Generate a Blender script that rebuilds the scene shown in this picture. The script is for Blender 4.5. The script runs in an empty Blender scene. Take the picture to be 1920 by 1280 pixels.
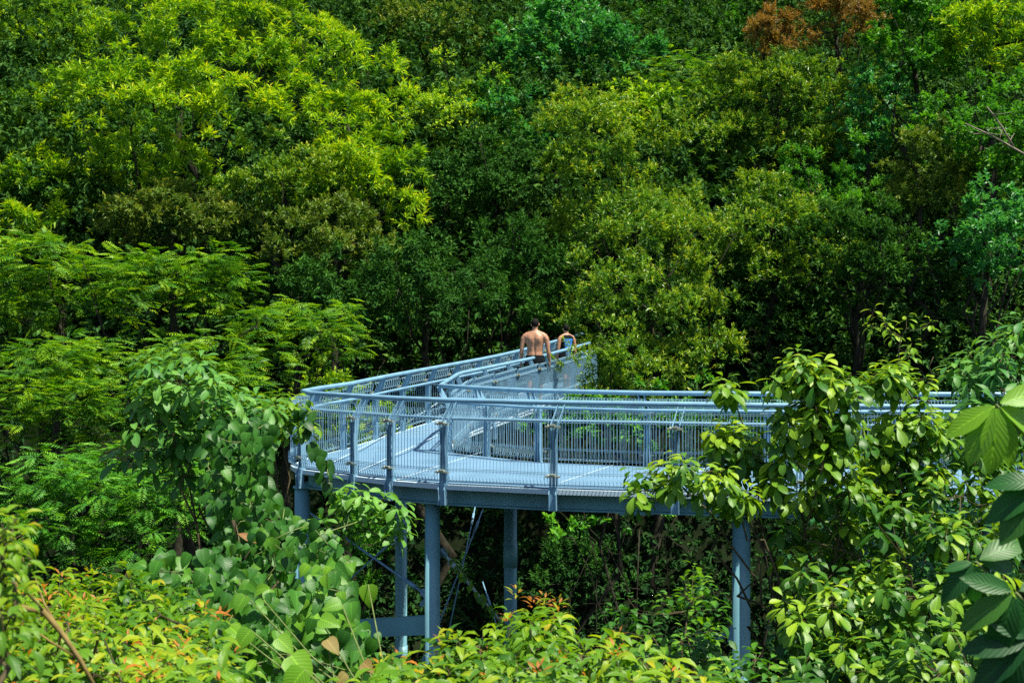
import bpy, bmesh, math, random
import numpy as np
from mathutils import Vector, Matrix
from mathutils.bvhtree import BVHTree

# ------------------------------------------------------------------ camera
SC = bpy.context.scene
COL = SC.collection
F, HC, HZ = 2400.0, 2.14, 605.0          # focal length in photo pixels, eye height over the deck, horizon row
cam_d = bpy.data.cameras.new('camera')
cam = bpy.data.objects.new('camera', cam_d)
COL.objects.link(cam)
cam.location = (0, 0, HC)
cam.rotation_euler = (math.radians(90), 0, 0)
cam_d.sensor_width = 36
cam_d.lens = 36 * F / 1920
cam_d.shift_y = -(640 - HZ) / 1920
cam_d.clip_end = 2000
cam_d.dof.use_dof = True
cam_d.dof.focus_distance = 18
cam_d.dof.aperture_fstop = 5.6
SC.camera = cam

# ------------------------------------------------------------------ light
SUN = Vector((0.40, -0.24, 1.0)).normalized()
el = math.asin(SUN.z)
az = math.atan2(SUN.x, SUN.y)
W = bpy.data.worlds.new('World')
SC.world = W
W.use_nodes = True
nt = W.node_tree
sky = nt.nodes.new('ShaderNodeTexSky')
sky.sky_type = 'NISHITA'
sky.sun_disc = False
sky.sun_elevation = el
sky.sun_rotation = az
bg = nt.nodes['Background']
bg.inputs['Strength'].default_value = 0.08
nt.links.new(sky.outputs[0], bg.inputs['Color'])
sl = bpy.data.lights.new('sun', 'SUN')
sl.energy = 5.0
sl.angle = math.radians(0.5)
sl.color = (1.0, 0.955, 0.80)
so = bpy.data.objects.new('sun', sl)
COL.objects.link(so)
so.rotation_euler = (-SUN).to_track_quat('-Z', 'Y').to_euler()
so.location = (0, 0, 60)
SC.view_settings.view_transform = 'Standard'
SC.view_settings.look = 'None'
SC.view_settings.exposure = 0.95
SC.view_settings.gamma = 1
SC.cycles.max_bounces = 6
SC.cycles.transmission_bounces = 4
SC.cycles.transparent_max_bounces = 4
SC.cycles.sample_clamp_indirect = 4
SC.cycles.use_denoising = False

# ------------------------------------------------------------------ helpers
def at(px, py, D):
    return np.array([(px - 960) / F * D, D, HC - (py - HZ) / F * D])

def link(name, me, mat, parent=None):
    o = bpy.data.objects.new(name, me)
    COL.objects.link(o)
    if mat is not None:
        me.materials.append(mat)
    if parent is not None:
        o.parent = parent
        o.matrix_parent_inverse = Matrix.Translation(-parent.location)
    return o

def tag(o, label=None, cat=None, group=None, kind=None):
    if label: o['label'] = label
    if cat: o['category'] = cat
    if group: o['group'] = group
    if kind: o['kind'] = kind
    return o

def empty(name, loc, label, cat, group=None):
    o = bpy.data.objects.new(name, None)
    COL.objects.link(o)
    o.location = loc
    o.empty_display_size = 0.2
    return tag(o, label, cat, group)

class MB:
    def __init__(s):
        s.v = []; s.f = []; s.sm = []
    def add(s, vs, fs, smooth=False):
        b = len(s.v)
        s.v += [tuple(v) for v in vs]
        s.f += [tuple(i + b for i in f) for f in fs]
        s.sm += [smooth] * len(fs)
    def box(s, c, ax, ay, az_):
        c, ax, ay, az_ = [np.array(q, float) for q in (c, ax, ay, az_)]
        vs = [c + i * ax + j * ay + k * az_ for k in (-1, 1) for j in (-1, 1) for i in (-1, 1)]
        s.add(vs, [(0, 2, 3, 1), (4, 5, 7, 6), (0, 1, 5, 4), (2, 6, 7, 3), (0, 4, 6, 2), (1, 3, 7, 5)])
    def tube(s, pts, rad, n=8, up=(0, 0, 1), ell=None, caps=True, smooth=True):
        pts = [np.array(p, float) for p in pts]
        if not hasattr(rad, '__len__'): rad = [rad] * len(pts)
        m = len(pts); vs = []
        up = np.array(up, float)
        side0 = None
        for i, p in enumerate(pts):
            t = pts[min(i + 1, m - 1)] - pts[max(i - 1, 0)]
            t = t / (np.linalg.norm(t) + 1e-9)
            if side0 is None:
                a = up if abs(t @ up) < .92 else np.array([1., 0, 0])
                a = np.cross(a, t)
            else:
                a = side0 - t * (side0 @ t)
            a /= np.linalg.norm(a) + 1e-9
            side0 = a
            b = np.cross(t, a)
            r = rad[i]
            rx, ry = (r if hasattr(r, '__len__') else (r, r))
            for k in range(n):
                q = 2 * math.pi * (k + .5) / n
                vs.append(p + a * math.cos(q) * rx + b * math.sin(q) * ry)
        fs = [(i * n + k, i * n + (k + 1) % n, (i + 1) * n + (k + 1) % n, (i + 1) * n + k) for i in range(m - 1) for k in range(n)]
        s.add(vs, fs, smooth)
        if caps:
            b = len(s.v) - m * n
            s.f += [tuple(b + k for k in range(n))[::-1], tuple(b + (m - 1) * n + k for k in range(n))]
            s.sm += [False, False]
    def build(s, name, mat, parent=None):
        me = bpy.data.meshes.new(name)
        me.from_pydata(s.v, [], s.f)
        me.polygons.foreach_set('use_smooth', s.sm)
        me.update()
        return link(name, me, mat, parent)

# ------------------------------------------------------------------ materials
def ramp(nt, cols, interp='LINEAR'):
    r = nt.nodes.new('ShaderNodeValToRGB')
    cr = r.color_ramp
    cr.interpolation = interp
    while len(cr.elements) < len(cols): cr.elements.new(.5)
    for i, (p, c) in enumerate(cols):
        cr.elements[i].position = p
        cr.elements[i].color = (*c, 1)
    return r

def leafmat(name, cols, trans=.4, rough=.5, spec=.28, veins=False, tcol=(1.5, 1.45, .5), gain=(1, 1, 1)):
    cols = [(p_, tuple(min(.9, c_ * g_) for c_, g_ in zip(c, gain))) for p_, c in cols]
    m = bpy.data.materials.new(name)
    m.use_nodes = True
    nt = m.node_tree
    P = nt.nodes['Principled BSDF']
    out = nt.nodes['Material Output']
    at_ = nt.nodes.new('ShaderNodeAttribute'); at_.attribute_name = 'rnd'
    r = ramp(nt, cols)
    nt.links.new(at_.outputs['Fac'], r.inputs[0])
    c = r.outputs[0]
    if veins:
        uv = nt.nodes.new('ShaderNodeUVMap')
        sp = nt.nodes.new('ShaderNodeSeparateXYZ')
        nt.links.new(uv.outputs[0], sp.inputs[0])
        # midrib: light line at v = 0.5 ; side veins slanting off it
        a = nt.nodes.new('ShaderNodeMath'); a.operation = 'SUBTRACT'; a.inputs[1].default_value = .5
        nt.links.new(sp.outputs[1], a.inputs[0])
        b = nt.nodes.new('ShaderNodeMath'); b.operation = 'ABSOLUTE'
        nt.links.new(a.outputs[0], b.inputs[0])
        mr = nt.nodes.new('ShaderNodeMath'); mr.operation = 'LESS_THAN'; mr.inputs[1].default_value = .035
        nt.links.new(b.outputs[0], mr.inputs[0])
        s1 = nt.nodes.new('ShaderNodeMath'); s1.operation = 'MULTIPLY_ADD'; s1.inputs[1].default_value = -.55
        nt.links.new(b.outputs[0], s1.inputs[0]); nt.links.new(sp.outputs[0], s1.inputs[2])
        s2 = nt.nodes.new('ShaderNodeMath'); s2.operation = 'MULTIPLY'; s2.inputs[1].default_value = 60
        nt.links.new(s1.outputs[0], s2.inputs[0])
        s3 = nt.nodes.new('ShaderNodeMath'); s3.operation = 'SINE'
        nt.links.new(s2.outputs[0], s3.inputs[0])
        s4 = nt.nodes.new('ShaderNodeMath'); s4.operation = 'GREATER_THAN'; s4.inputs[1].default_value = .86
        nt.links.new(s3.outputs[0], s4.inputs[0])
        s5 = nt.nodes.new('ShaderNodeMath'); s5.operation = 'MULTIPLY_ADD'; s5.inputs[1].default_value = .10
        nt.links.new(s4.outputs[0], s5.inputs[0]); nt.links.new(mr.outputs[0], s5.inputs[2])
        mx = nt.nodes.new('ShaderNodeMix'); mx.data_type = 'RGBA'; mx.blend_type = 'MULTIPLY'
        nt.links.new(s5.outputs[0], mx.inputs[0])
        nt.links.new(c, mx.inputs[6]); mx.inputs[7].default_value = (1.55, 1.45, 1.5, 1)
        c = mx.outputs[2]
        bp = nt.nodes.new('ShaderNodeBump'); bp.inputs['Strength'].default_value = .25; bp.inputs['Distance'].default_value = .0012
        nt.links.new(s3.outputs[0], bp.inputs['Height'])
        nt.links.new(bp.outputs[0], P.inputs['Normal'])
    no = nt.nodes.new('ShaderNodeTexNoise'); no.inputs['Scale'].default_value = 1.1
    tc = nt.nodes.new('ShaderNodeTexCoord')
    nt.links.new(tc.outputs['Object'], no.inputs['Vector'])
    rr = ramp(nt, [(.3, (.80, .86, .9)), (.7, (1.2, 1.12, .95))])
    nt.links.new(no.outputs[0], rr.inputs[0])
    m2 = nt.nodes.new('ShaderNodeMix'); m2.data_type = 'RGBA'; m2.blend_type = 'MULTIPLY'; m2.inputs[0].default_value = .8
    nt.links.new(c, m2.inputs[6]); nt.links.new(rr.outputs[0], m2.inputs[7])
    c = m2.outputs[2]
    nt.links.new(c, P.inputs['Base Color'])
    P.inputs['Roughness'].default_value = rough
    P.inputs['Specular IOR Level'].default_value = spec
    T = nt.nodes.new('ShaderNodeBsdfTranslucent')
    tm = nt.nodes.new('ShaderNodeMix'); tm.data_type = 'RGBA'; tm.blend_type = 'MULTIPLY'; tm.inputs[0].default_value = 1
    nt.links.new(c, tm.inputs[6]); tm.inputs[7].default_value = (*tcol, 1)
    nt.links.new(tm.outputs[2], T.inputs[0])
    mix = nt.nodes.new('ShaderNodeMixShader'); mix.inputs[0].default_value = trans
    nt.links.new(P.outputs[0], mix.inputs[1]); nt.links.new(T.outputs[0], mix.inputs[2])
    nt.links.new(mix.outputs[0], out.inputs[0])
    return m

def solid(name, col, rough=.5, metal=0, nscale=0, namt=.15, bump=0, spec=.5):
    m = bpy.data.materials.new(name)
    m.use_nodes = True
    nt = m.node_tree
    P = nt.nodes['Principled BSDF']
    P.inputs['Roughness'].default_value = rough
    P.inputs['Metallic'].default_value = metal
    P.inputs['Specular IOR Level'].default_value = spec
    P.inputs['Base Color'].default_value = (*col, 1)
    if nscale:
        tc = nt.nodes.new('ShaderNodeTexCoord')
        no = nt.nodes.new('ShaderNodeTexNoise'); no.inputs['Scale'].default_value = nscale; no.inputs['Detail'].default_value = 6
        nt.links.new(tc.outputs['Object'], no.inputs['Vector'])
        r = ramp(nt, [(.3, tuple(x * (1 - namt) for x in col)), (.7, tuple(min(1, x * (1 + namt)) for x in col))])
        nt.links.new(no.outputs[0], r.inputs[0])
        nt.links.new(r.outputs[0], P.inputs['Base Color'])
        if bump:
            b = nt.nodes.new('ShaderNodeBump'); b.inputs['Strength'].default_value = bump; b.inputs['Distance'].default_value = .02
            nt.links.new(no.outputs[0], b.inputs['Height'])
            nt.links.new(b.outputs[0], P.inputs['Normal'])
    return m

M = {}
LM = {
 'bright': leafmat('bright_leaf', [(0, (.035, .11, .010)), (.35, (.09, .20, .010)), (.62, (.27, .36, .010)), (.85, (.44, .45, .015)), (1, (.54, .34, .02))], .33, gain=(1.30, 1.45, 1.0)),
 'mid':    leafmat('mid_leaf', [(0, (.015, .075, .012)), (.5, (.045, .155, .015)), (1, (.15, .30, .02))], .32, gain=(1.5, 1.65, 1.1)),
 'blue':   leafmat('bluish_leaf', [(0, (.012, .075, .03)), (.5, (.03, .14, .045)), (1, (.085, .24, .06))], .35, .38, gain=(1.6, 1.7, 1.3)),
 'olive':  leafmat('olive_leaf', [(0, (.03, .075, .012)), (.4, (.08, .135, .014)), (.68, (.24, .25, .018)), (1, (.42, .25, .03))], .28, .4, gain=(1.15, 1.65, 1.3)),
 'brown':  leafmat('brown_olive_leaf', [(0, (.03, .065, .012)), (.5, (.085, .125, .018)), (1, (.27, .22, .03))], .25, gain=(1.3, 1.6, 1.2)),
 'feather': leafmat('feathery_leaf', [(0, (.02, .09, .010)), (.4, (.06, .19, .010)), (.75, (.22, .38, .010)), (1, (.36, .47, .015))], .38, gain=(.95, 1.02, .95)),
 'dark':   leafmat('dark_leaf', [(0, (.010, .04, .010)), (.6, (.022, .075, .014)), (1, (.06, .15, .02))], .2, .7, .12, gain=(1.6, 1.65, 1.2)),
 'valley': leafmat('valley_shade_leaf', [(0, (.008, .035, .010)), (.6, (.018, .065, .014)), (1, (.05, .13, .02))], .15, .7, .1),  # darker copy of the undergrowth leaf, shade under the walkway put into the colour
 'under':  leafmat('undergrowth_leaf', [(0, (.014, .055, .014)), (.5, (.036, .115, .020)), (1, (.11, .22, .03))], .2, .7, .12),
 'red':    leafmat('red_leaf', [(0, (.06, .08, .02)), (.4, (.17, .13, .03)), (1, (.36, .16, .05))], .3),
 'dead':   solid('bare_twig', (.20, .17, .13), .9),
 'gloss':  leafmat('glossy_broad_leaf', [(0, (.018, .085, .014)), (.4, (.045, .15, .016)), (.75, (.15, .30, .018)), (1, (.28, .41, .02))], .34, .40, .36, True),
 'bluegloss': leafmat('blue_green_broad_leaf', [(0, (.015, .085, .03)), (.5, (.042, .17, .040)), (1, (.13, .31, .045))], .33, .44, .32, True),
 'heart':  leafmat('heart_vine_leaf', [(0, (.018, .085, .014)), (.5, (.05, .18, .018)), (.9, (.15, .33, .02)), (1, (.25, .42, .03))], .36, .42, .34, True),
 'young':  leafmat('young_shrub_leaf', [(0, (.02, .09, .015)), (.35, (.07, .19, .015)), (.65, (.14, .29, .014)), (.92, (.30, .38, .016)), (.98, (.40, .30, .02)), (1, (.42, .16, .03))], .42, .40, .35, True),
 'orange': leafmat('orange_shoot_leaf', [(0, (.22, .16, .02)), (.5, (.42, .22, .02)), (1, (.42, .12, .03))], .4, .4, .4, True),
 'big':    leafmat('large_near_leaf', [(0, (.010, .065, .02)), (.5, (.022, .12, .022)), (1, (.17, .38, .02))], .4, .42, .35, True),
 'dry':    leafmat('dry_leaf', [(0, (.24, .08, .03)), (1, (.17, .18, .04))], .2, .6, .3, True),
}
BARK = solid('bark', (.034, .032, .022), .9, 0, 9, .4, .5, spec=.08)
STEM = solid('green_stem', (.12, .16, .04), .7, 0, 20, .3)
TWIG = solid('brown_twig', (.075, .06, .035), .8, 0, 20, .3, spec=.1)
GROUND = solid('forest_floor', (.010, .015, .007), 1, 0, 1.2, .5, .6, spec=.0)
PAINT = solid('blue_grey_paint', (.155, .305, .425), .46, 0, 5.0, .16)
PAINTD = solid('blue_grey_girder_paint', (.145, .33, .39), .45, 0, 1.6, .18)
PALE_LIT = solid('pale_joint_sunlit_edge', (.50, .64, .74), .4, 0, 4, .08)  # pale for panel joints; on edge plates and a rod it paints in sunlight
WIRE = solid('blue_grey_wire', (.23, .41, .54), .45)
CLAMP = solid('galvanised_clamp', (.34, .37, .30), .5, .3)

def deckmat():
    m = solid('deck_grating', (.22, .375, .52), .55)
    nt = m.node_tree
    P = nt.nodes['Principled BSDF']
    tc = nt.nodes.new('ShaderNodeTexCoord')
    w = nt.nodes.new('ShaderNodeTexWave'); w.inputs['Scale'].default_value = 6.5; w.bands_direction = 'X'
    w2 = nt.nodes.new('ShaderNodeTexWave'); w2.inputs['Scale'].default_value = 2.6; w2.bands_direction = 'Y'
    no = nt.nodes.new('ShaderNodeTexNoise'); no.inputs['Scale'].default_value = 1.5; no.inputs['Detail'].default_value = 5
    for q in (w, w2, no): nt.links.new(tc.outputs['Object'], q.inputs['Vector'])
    a = nt.nodes.new('ShaderNodeMath'); a.operation = 'ADD'
    nt.links.new(w.outputs['Fac'], a.inputs[0]); nt.links.new(w2.outputs['Fac'], a.inputs[1])
    b = nt.nodes.new('ShaderNodeMath'); b.operation = 'MULTIPLY_ADD'; b.inputs[1].default_value = .25
    nt.links.new(a.outputs[0], b.inputs[0]); nt.links.new(no.outputs[0], b.inputs[2])
    r = ramp(nt, [(.3, (.075, .17, .27)), (.95, (.145, .27, .40))])
    nt.links.new(b.outputs[0], r.inputs[0])
    nt.links.new(r.outputs[0], P.inputs['Base Color'])
    return m
DECK = deckmat()

# ------------------------------------------------------------------ leaves
def norm(a):
    return a / (np.linalg.norm(a, axis=-1, keepdims=True) + 1e-9)

LOW = None
def PR(kind):
    if kind == 'lance':  return [(0, .04), (.2, .62), (.45, 1), (.75, .62), (1, .03)]
    if kind == 'obov':   return [(0, .05), (.18, .38), (.42, .80), (.66, 1), (.86, .72), (1, .05)]
    if kind == 'heart':  return [(0, .55), (.10, .95), (.32, 1), (.6, .72), (.83, .34), (1, .02)]
    if kind == 'ellip':  return [(0, .06), (.18, .66), (.45, 1), (.72, .82), (.9, .36), (1, .02)]

class Leaves:
    def __init__(s):
        s.b = []       # (verts, tri/quad topology, uv, rnd)
    def add(s, P, D, U, L, Wd, curl=.5, fold=.3, prof=None, rnd=None):
        n = len(P)
        if n == 0: return
        D = norm(D)
        S = norm(np.cross(U, D)); N = np.cross(D, S)
        L = np.broadcast_to(np.asarray(L, float), (n,))[:, None]
        Wd = np.broadcast_to(np.asarray(Wd, float), (n,))[:, None]
        curl = np.broadcast_to(np.asarray(curl, float), (n,))[:, None] + 1e-3
        rnd = np.asarray(rnd, float) if rnd is not None else np.random.rand(n)
        def cen(u):
            return P + L * (D * np.sin(curl * u) / curl - N * (1 - np.cos(curl * u)) / curl)
        if prof is None:
            c = cen(.42)
            h = S * Wd * L * .5; f = N * fold * Wd * L * .5
            V = np.stack([P, c - h + f, cen(1.), c + h + f], 1).reshape(-1, 3)
            s.b.append((V, 4, np.array([[0, 1, 2], [0, 2, 3]]), None, np.repeat(rnd, 4)))
        else:
            rows = []; uv = []
            for (u, w) in prof:
                c = cen(u)
                h = S * Wd * L * .5 * w; f = N * fold * Wd * L * .5 * w
                rows += [c - h + f, c, c + h + f]
                uv += [(u, 0), (u, .5), (u, 1)]
            V = np.stack(rows, 1).reshape(-1, 3)
            k = len(rows); T = []
            for i in range(len(prof) - 1):
                for j in range(2):
                    a = i * 3 + j
                    T.append([a, a + 1, a + 4, a + 3])
            s.b.append((V, k, np.array(T), np.array(uv), np.repeat(rnd, k)))
    def build(s, name, mat, parent=None):
        me = bpy.data.meshes.new(name)
        vs = []; li = []; lt = []; uvs = []; rn = []; off = 0
        for V, k, T, uv, r in s.b:
            n = len(V) // k
            idx = (T[None] + (np.arange(n) * k)[:, None, None] + off)
            li.append(idx.reshape(-1)); lt.append(np.full(n * len(T), T.shape[1]))
            if uv is None: uvs.append(np.full((idx.size, 2), .25))
            else: uvs.append(np.tile(uv[T.reshape(-1)], (n, 1)))
            vs.append(V); rn.append(r); off += len(V)
        V = np.concatenate(vs); li = np.concatenate(li); lt = np.concatenate(lt)
        me.vertices.add(len(V)); me.vertices.foreach_set('co', V.astype(np.float32).ravel())
        me.loops.add(len(li)); me.loops.foreach_set('vertex_index', li.astype(np.int32))
        me.polygons.add(len(lt))
        ls = np.concatenate([[0], np.cumsum(lt)[:-1]])
        me.polygons.foreach_set('loop_start', ls.astype(np.int32))
        me.polygons.foreach_set('use_smooth', np.ones(len(lt), bool) if any(b[3] is not None for b in s.b) else np.zeros(len(lt), bool))
        a = me.attributes.new('rnd', 'FLOAT', 'POINT')
        a.data.foreach_set('value', np.clip(np.concatenate(rn), 0, 1).astype(np.float32))
        u = me.uv_layers.new(name='UVMap')
        u.data.foreach_set('uv', np.concatenate(uvs).astype(np.float32).ravel())
        me.update(calc_edges=True)
        return link(name, me, mat, parent)

rg = np.random.default_rng(7)
UP = np.array([0, 0, 1.])

def rdir(n, down=-.35, back=.55):
    """random directions over a crown lobe, mostly top and the side seen"""
    d = norm(rg.normal(size=(int(n * 2.2) + 8, 3)))
    d = d[(d[:, 2] > down) & (d[:, 1] < back)]
    while len(d) < n: d = np.concatenate([d, d])
    return d[:n]

# leaf kinds: length, width ratio, leaves per twig, twig length, droop, fold
LK = {
 'lance': (.29, .24, 10, .22, .25, .5),
 'small': (.165, .38, 10, .22, .0, .35),
 'broad': (.22, .50, 9, .22, .35, .3),
 'vine':  (.10, .75, 8, .20, .5, .2),
 'hang':  (.20, .34, 9, .26, .9, .3),
 'fine':  (.085, .34, 12, .18, .0, .3),
}

def twig_leaves(LV, P, T, kind, sc=1., tip=.35, lo=0., rnd0=None):
    """P twig feet, T twig directions: a tuft of leaves up each twig"""
    L, wr, k, tl, droop, fold = LK[kind]
    n = len(P)
    t = (np.arange(k) + .5) / k
    PP = P[:, None] + T[:, None] * (tl * sc * t)[None, :, None] * rg.uniform(.6, 1.3, (n, 1, 1))
    a = norm(np.cross(T, UP + .01)); b = np.cross(T, a)
    ph = np.arange(k) * 2.4
    ph = ph[None] + rg.uniform(0, 6.28, (n, 1)) + rg.normal(0, .3, (n, k))
    lat = a[:, None] * np.cos(ph)[..., None] + b[:, None] * np.sin(ph)[..., None]
    out = .35 + .65 * (1 - t)[None, :, None]
    DD = lat * out + T[:, None] * (.55 + .5 * t)[None, :, None] - UP * droop * .6 + rg.normal(0, .15, (n, k, 3))
    UU = norm(UP * 1.0 + T[:, None] * .3 + rg.normal(0, .38, (n, k, 3)))
    Ls = L * sc * rg.uniform(.7, 1.25, (n, k)) * (1 - .35 * t)[None]
    base = rg.uniform(0, 1, (n, 1)) if rnd0 is None else rnd0[:, None]
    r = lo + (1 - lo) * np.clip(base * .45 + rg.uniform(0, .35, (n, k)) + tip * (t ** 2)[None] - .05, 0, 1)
    LV.add(PP.reshape(-1, 3), DD.reshape(-1, 3), UU.reshape(-1, 3), Ls.ravel(), wr, rg.uniform(.2, .9, n * k), fold, None, r.ravel())

def frond_leaves(LV, P, T, sc=1.):
    """pinnate fronds: pairs of leaflets along an arching midrib, held flat"""
    n = len(P); k = 9
    T = norm(T); T[:, 2] = np.clip(T[:, 2], -.25, .35); T = norm(T)
    Lf = .50 * sc * rg.uniform(.7, 1.25, n)
    S = norm(np.cross(UP[None] + rg.normal(0, .22, (n, 3)), T)); N = np.cross(T, S)
    t = (np.arange(k) + .6) / k
    base = rg.uniform(0, .55, n)
    for sgn in (-1, 1):
        c = P[:, None] + Lf[:, None, None] * (T[:, None] * t[None, :, None] - N[:, None] * (.28 * t * t)[None, :, None])
        DD = S[:, None] * sgn + T[:, None] * .55 - N[:, None] * .18
        DD = np.broadcast_to(DD, c.shape) + rg.normal(0, .08, c.shape)
        UU = np.broadcast_to(N[:, None], c.shape)
        ll = .16 * sc * np.sin(np.pi * (.15 + .75 * t))[None] * rg.uniform(.85, 1.15, (n, k))
        r = base[:, None] + .3 * t[None] + rg.uniform(0, .15, (n, k))
        LV.add(c.reshape(-1, 3), DD.reshape(-1, 3), UU.reshape(-1, 3), ll.ravel(), .30, .3, .15, None, r.ravel())

def tube_np(mb, a, b, r0, r1, n=5, seg=5, wob=.06):
    a = np.array(a, float); b = np.array(b, float)
    d = b - a; ln = np.linalg.norm(d)
    pts = []
    for i in range(seg + 1):
        t = i / seg
        p = a + d * t + (rg.normal(0, 1, 3) * wob * ln * math.sin(math.pi * t) if 0 < i < seg else 0)
        pts.append(p)
    mb.tube(pts, [r0 + (r1 - r0) * i / seg for i in range(seg + 1)], n)
    return pts

# ------------------------------------------------------------------ terrain
def hgt(x, y):
    x = np.asarray(x, float); y = np.asarray(y, float)
    ys = [-60, 0, 3, 7, 12, 17, 24, 30, 34, 38, 60, 110, 160, 300]
    zs = [6, .35, -.2, -2.2, -4.2, -6.6, -8.6, -8.2, -5.2, -.2, 14.5, 42, 56, 60]
    z = np.interp(y, ys, zs)
    return z + .35 * np.sin(x * .31 + y * .17) + .25 * np.sin(x * .83 - y * .42) + .012 * np.clip(np.abs(x) - 12, 0, 80) * np.clip(y, 0, 30) * .2

gx = np.concatenate([np.linspace(-260, -40, 12)[:-1], np.linspace(-40, 40, 81), np.linspace(40, 260, 12)[1:]])
gy = np.concatenate([np.linspace(-60, -4, 8)[:-1], np.linspace(-4, 70, 75), np.linspace(70, 300, 16)[1:]])
X, Y = np.meshgrid(gx, gy)
Z = hgt(X, Y)
nx, ny = len(gx), len(gy)
me = bpy.data.meshes.new('ground')
me.from_pydata(np.stack([X.ravel(), Y.ravel(), Z.ravel()], 1).tolist(), [],
               [(j * nx + i, j * nx + i + 1, (j + 1) * nx + i + 1, (j + 1) * nx + i) for j in range(ny - 1) for i in range(nx - 1)])
me.polygons.foreach_set('use_smooth', [True] * len(me.polygons))
tag(link('ground', me, GROUND), kind='structure')

# ------------------------------------------------------------------ walkway
def zd(p): return 0. if p[1] <= 21 else .068 * (p[1] - 21)
def hr(p): return 1.1 - .1 * min(1, max(0, (p[1] - 22) / 5))
def XY(px, D): return np.array([(px - 960) / F * D, D])
OUT = [XY(2150, 15.1), XY(1900, 15.6), XY(1450, 16.0), XY(1040, 16.6), XY(835, 17.1), XY(735, 17.55), XY(565, 18.9),
       np.array([-3.27, 19.4]), np.array([-3.18, 20.4]), np.array([-2.73, 21.5]), np.array([.118, 28.7]), np.array([1.75, 33.5])]
INN = [XY(2150, 18.5), XY(1900, 18.7), XY(1440, 18.85), XY(1213, 19.05), XY(1005, 19.7), XY(822, 21.2),
       XY(877, 23.3), XY(1063, 28.6), np.array([1.95, 30.6])]

def cut(path, px, lo=0, hi=99):
    """point where the line of sight of a column meets a path (segments lo..hi)"""
    k = (px - 960) / F
    for i in range(max(lo, 0), min(hi, len(path) - 1)):
        a, b = path[i], path[i + 1]
        fa = a[0] - k * a[1]; fb = b[0] - k * b[1]
        if fa * fb <= 0 and abs(fa - fb) > 1e-9:
            t = fa / (fa - fb)
            return i + t, a + (b - a) * t
    return None

def nodes(path, cols):
    """cols: (photo column, lo, hi) posts; returns ordered [(point, has_post)]"""
    L = [(float(i), p, False) for i, p in enumerate(path)]
    for c, lo, hi in cols:
        r = cut(path, c, lo, hi)
        if r: L.append((r[0], r[1], True))
    L.sort(key=lambda q: q[0])
    out = []
    for s_, p, h in L:
        if out and np.linalg.norm(out[-1][0] - p) < .32:
            out[-1] = (out[-1][0] if not h else p, out[-1][1] or h)
        else: out.append((p, h))
    return out

wk = empty('elevated_walkway', (0, 18, -4.5), 'pale blue steel walkway on round columns, doubling back at a bend into a ramp', 'walkway')

def P3(p, z): return np.array([p[0], p[1], z])

# deck
o2 = [OUT[0], OUT[1], OUT[2], cut(OUT, 1230)[1], OUT[3], OUT[4], OUT[5], OUT[6], OUT[7], OUT[8], OUT[9], cut(OUT, 760, 9)[1], OUT[10], OUT[11]]
i2 = [INN[0], INN[1], INN[2], INN[3], INN[4], INN[5], INN[5], INN[5], INN[5], INN[5], INN[5], INN[6], INN[7], INN[8]]
def offs(path, side, d):
    res = []
    for i, p in enumerate(path):
        t = np.zeros(2)
        if i > 0: t += (path[i] - path[i - 1]) / np.linalg.norm(path[i] - path[i - 1])
        if i < len(path) - 1: t += (path[i + 1] - path[i]) / np.linalg.norm(path[i + 1] - path[i])
        t /= np.linalg.norm(t)
        n = np.array([-t[1], t[0]]) * side
        res.append(p + n * d)
    return res
mb = MB()
n = len(o2)
vs = [P3(p, zd(p)) for p in o2] + [P3(p, zd(p)) for p in i2] + [P3(p, zd(p) - .04) for p in o2] + [P3(p, zd(p) - .04) for p in i2]
fs = []
for i in range(n - 1):
    q = [i, n + i, n + i + 1, i + 1]
    if np.allclose(i2[i], i2[i + 1]): q = [i, n + i, i + 1]
    fs.append(tuple(q)); fs.append(tuple(x + 2 * n for x in q[::-1]))
mb.add(vs, fs)
deck = mb.build('deck', DECK, wk)
# joints between the grating panels, lying on the deck
mb = MB()
def onz(px, py):
    D = F * HC / (py - HZ); return XY(px, D)
JL = [((610, 874), (735, 826)), ((735, 826), (828, 790)), ((672, 884), (822, 829)), ((745, 899), (905, 848)), ((1050, 905), (1150, 872)),
      ((1240, 912), (1330, 875)), ((1420, 917), (1500, 874)), ((640, 850), (800, 842)), ((690, 830), (850, 826))]
for a, b in JL:
    A = onz(*a); B = onz(*b)
    d = (B - A) / np.linalg.norm(B - A); w = np.array([-d[1], d[0]]) * .012
    mb.add([P3(A + w, zd(A) + .005), P3(A - w, zd(A) + .005), P3(B - w, zd(B) + .005), P3(B + w, zd(B) + .005)], [(0, 1, 2, 3)])
for k in np.linspace(.25, .98, 5):
    A = OUT[9] + (OUT[10] - OUT[9]) * k; B = INN[6] + (INN[7] - INN[6]) * (k - .12)
    d = (B - A) / np.linalg.norm(B - A); w = np.array([-d[1], d[0]]) * .015
    mb.add([P3(A + w, zd(A) + .006), P3(A - w, zd(A) + .006), P3(B - w, zd(B) + .006), P3(B + w, zd(B) + .006)], [(0, 1, 2, 3)])
mb.build('panel_joint', PALE_LIT, deck)

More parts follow.
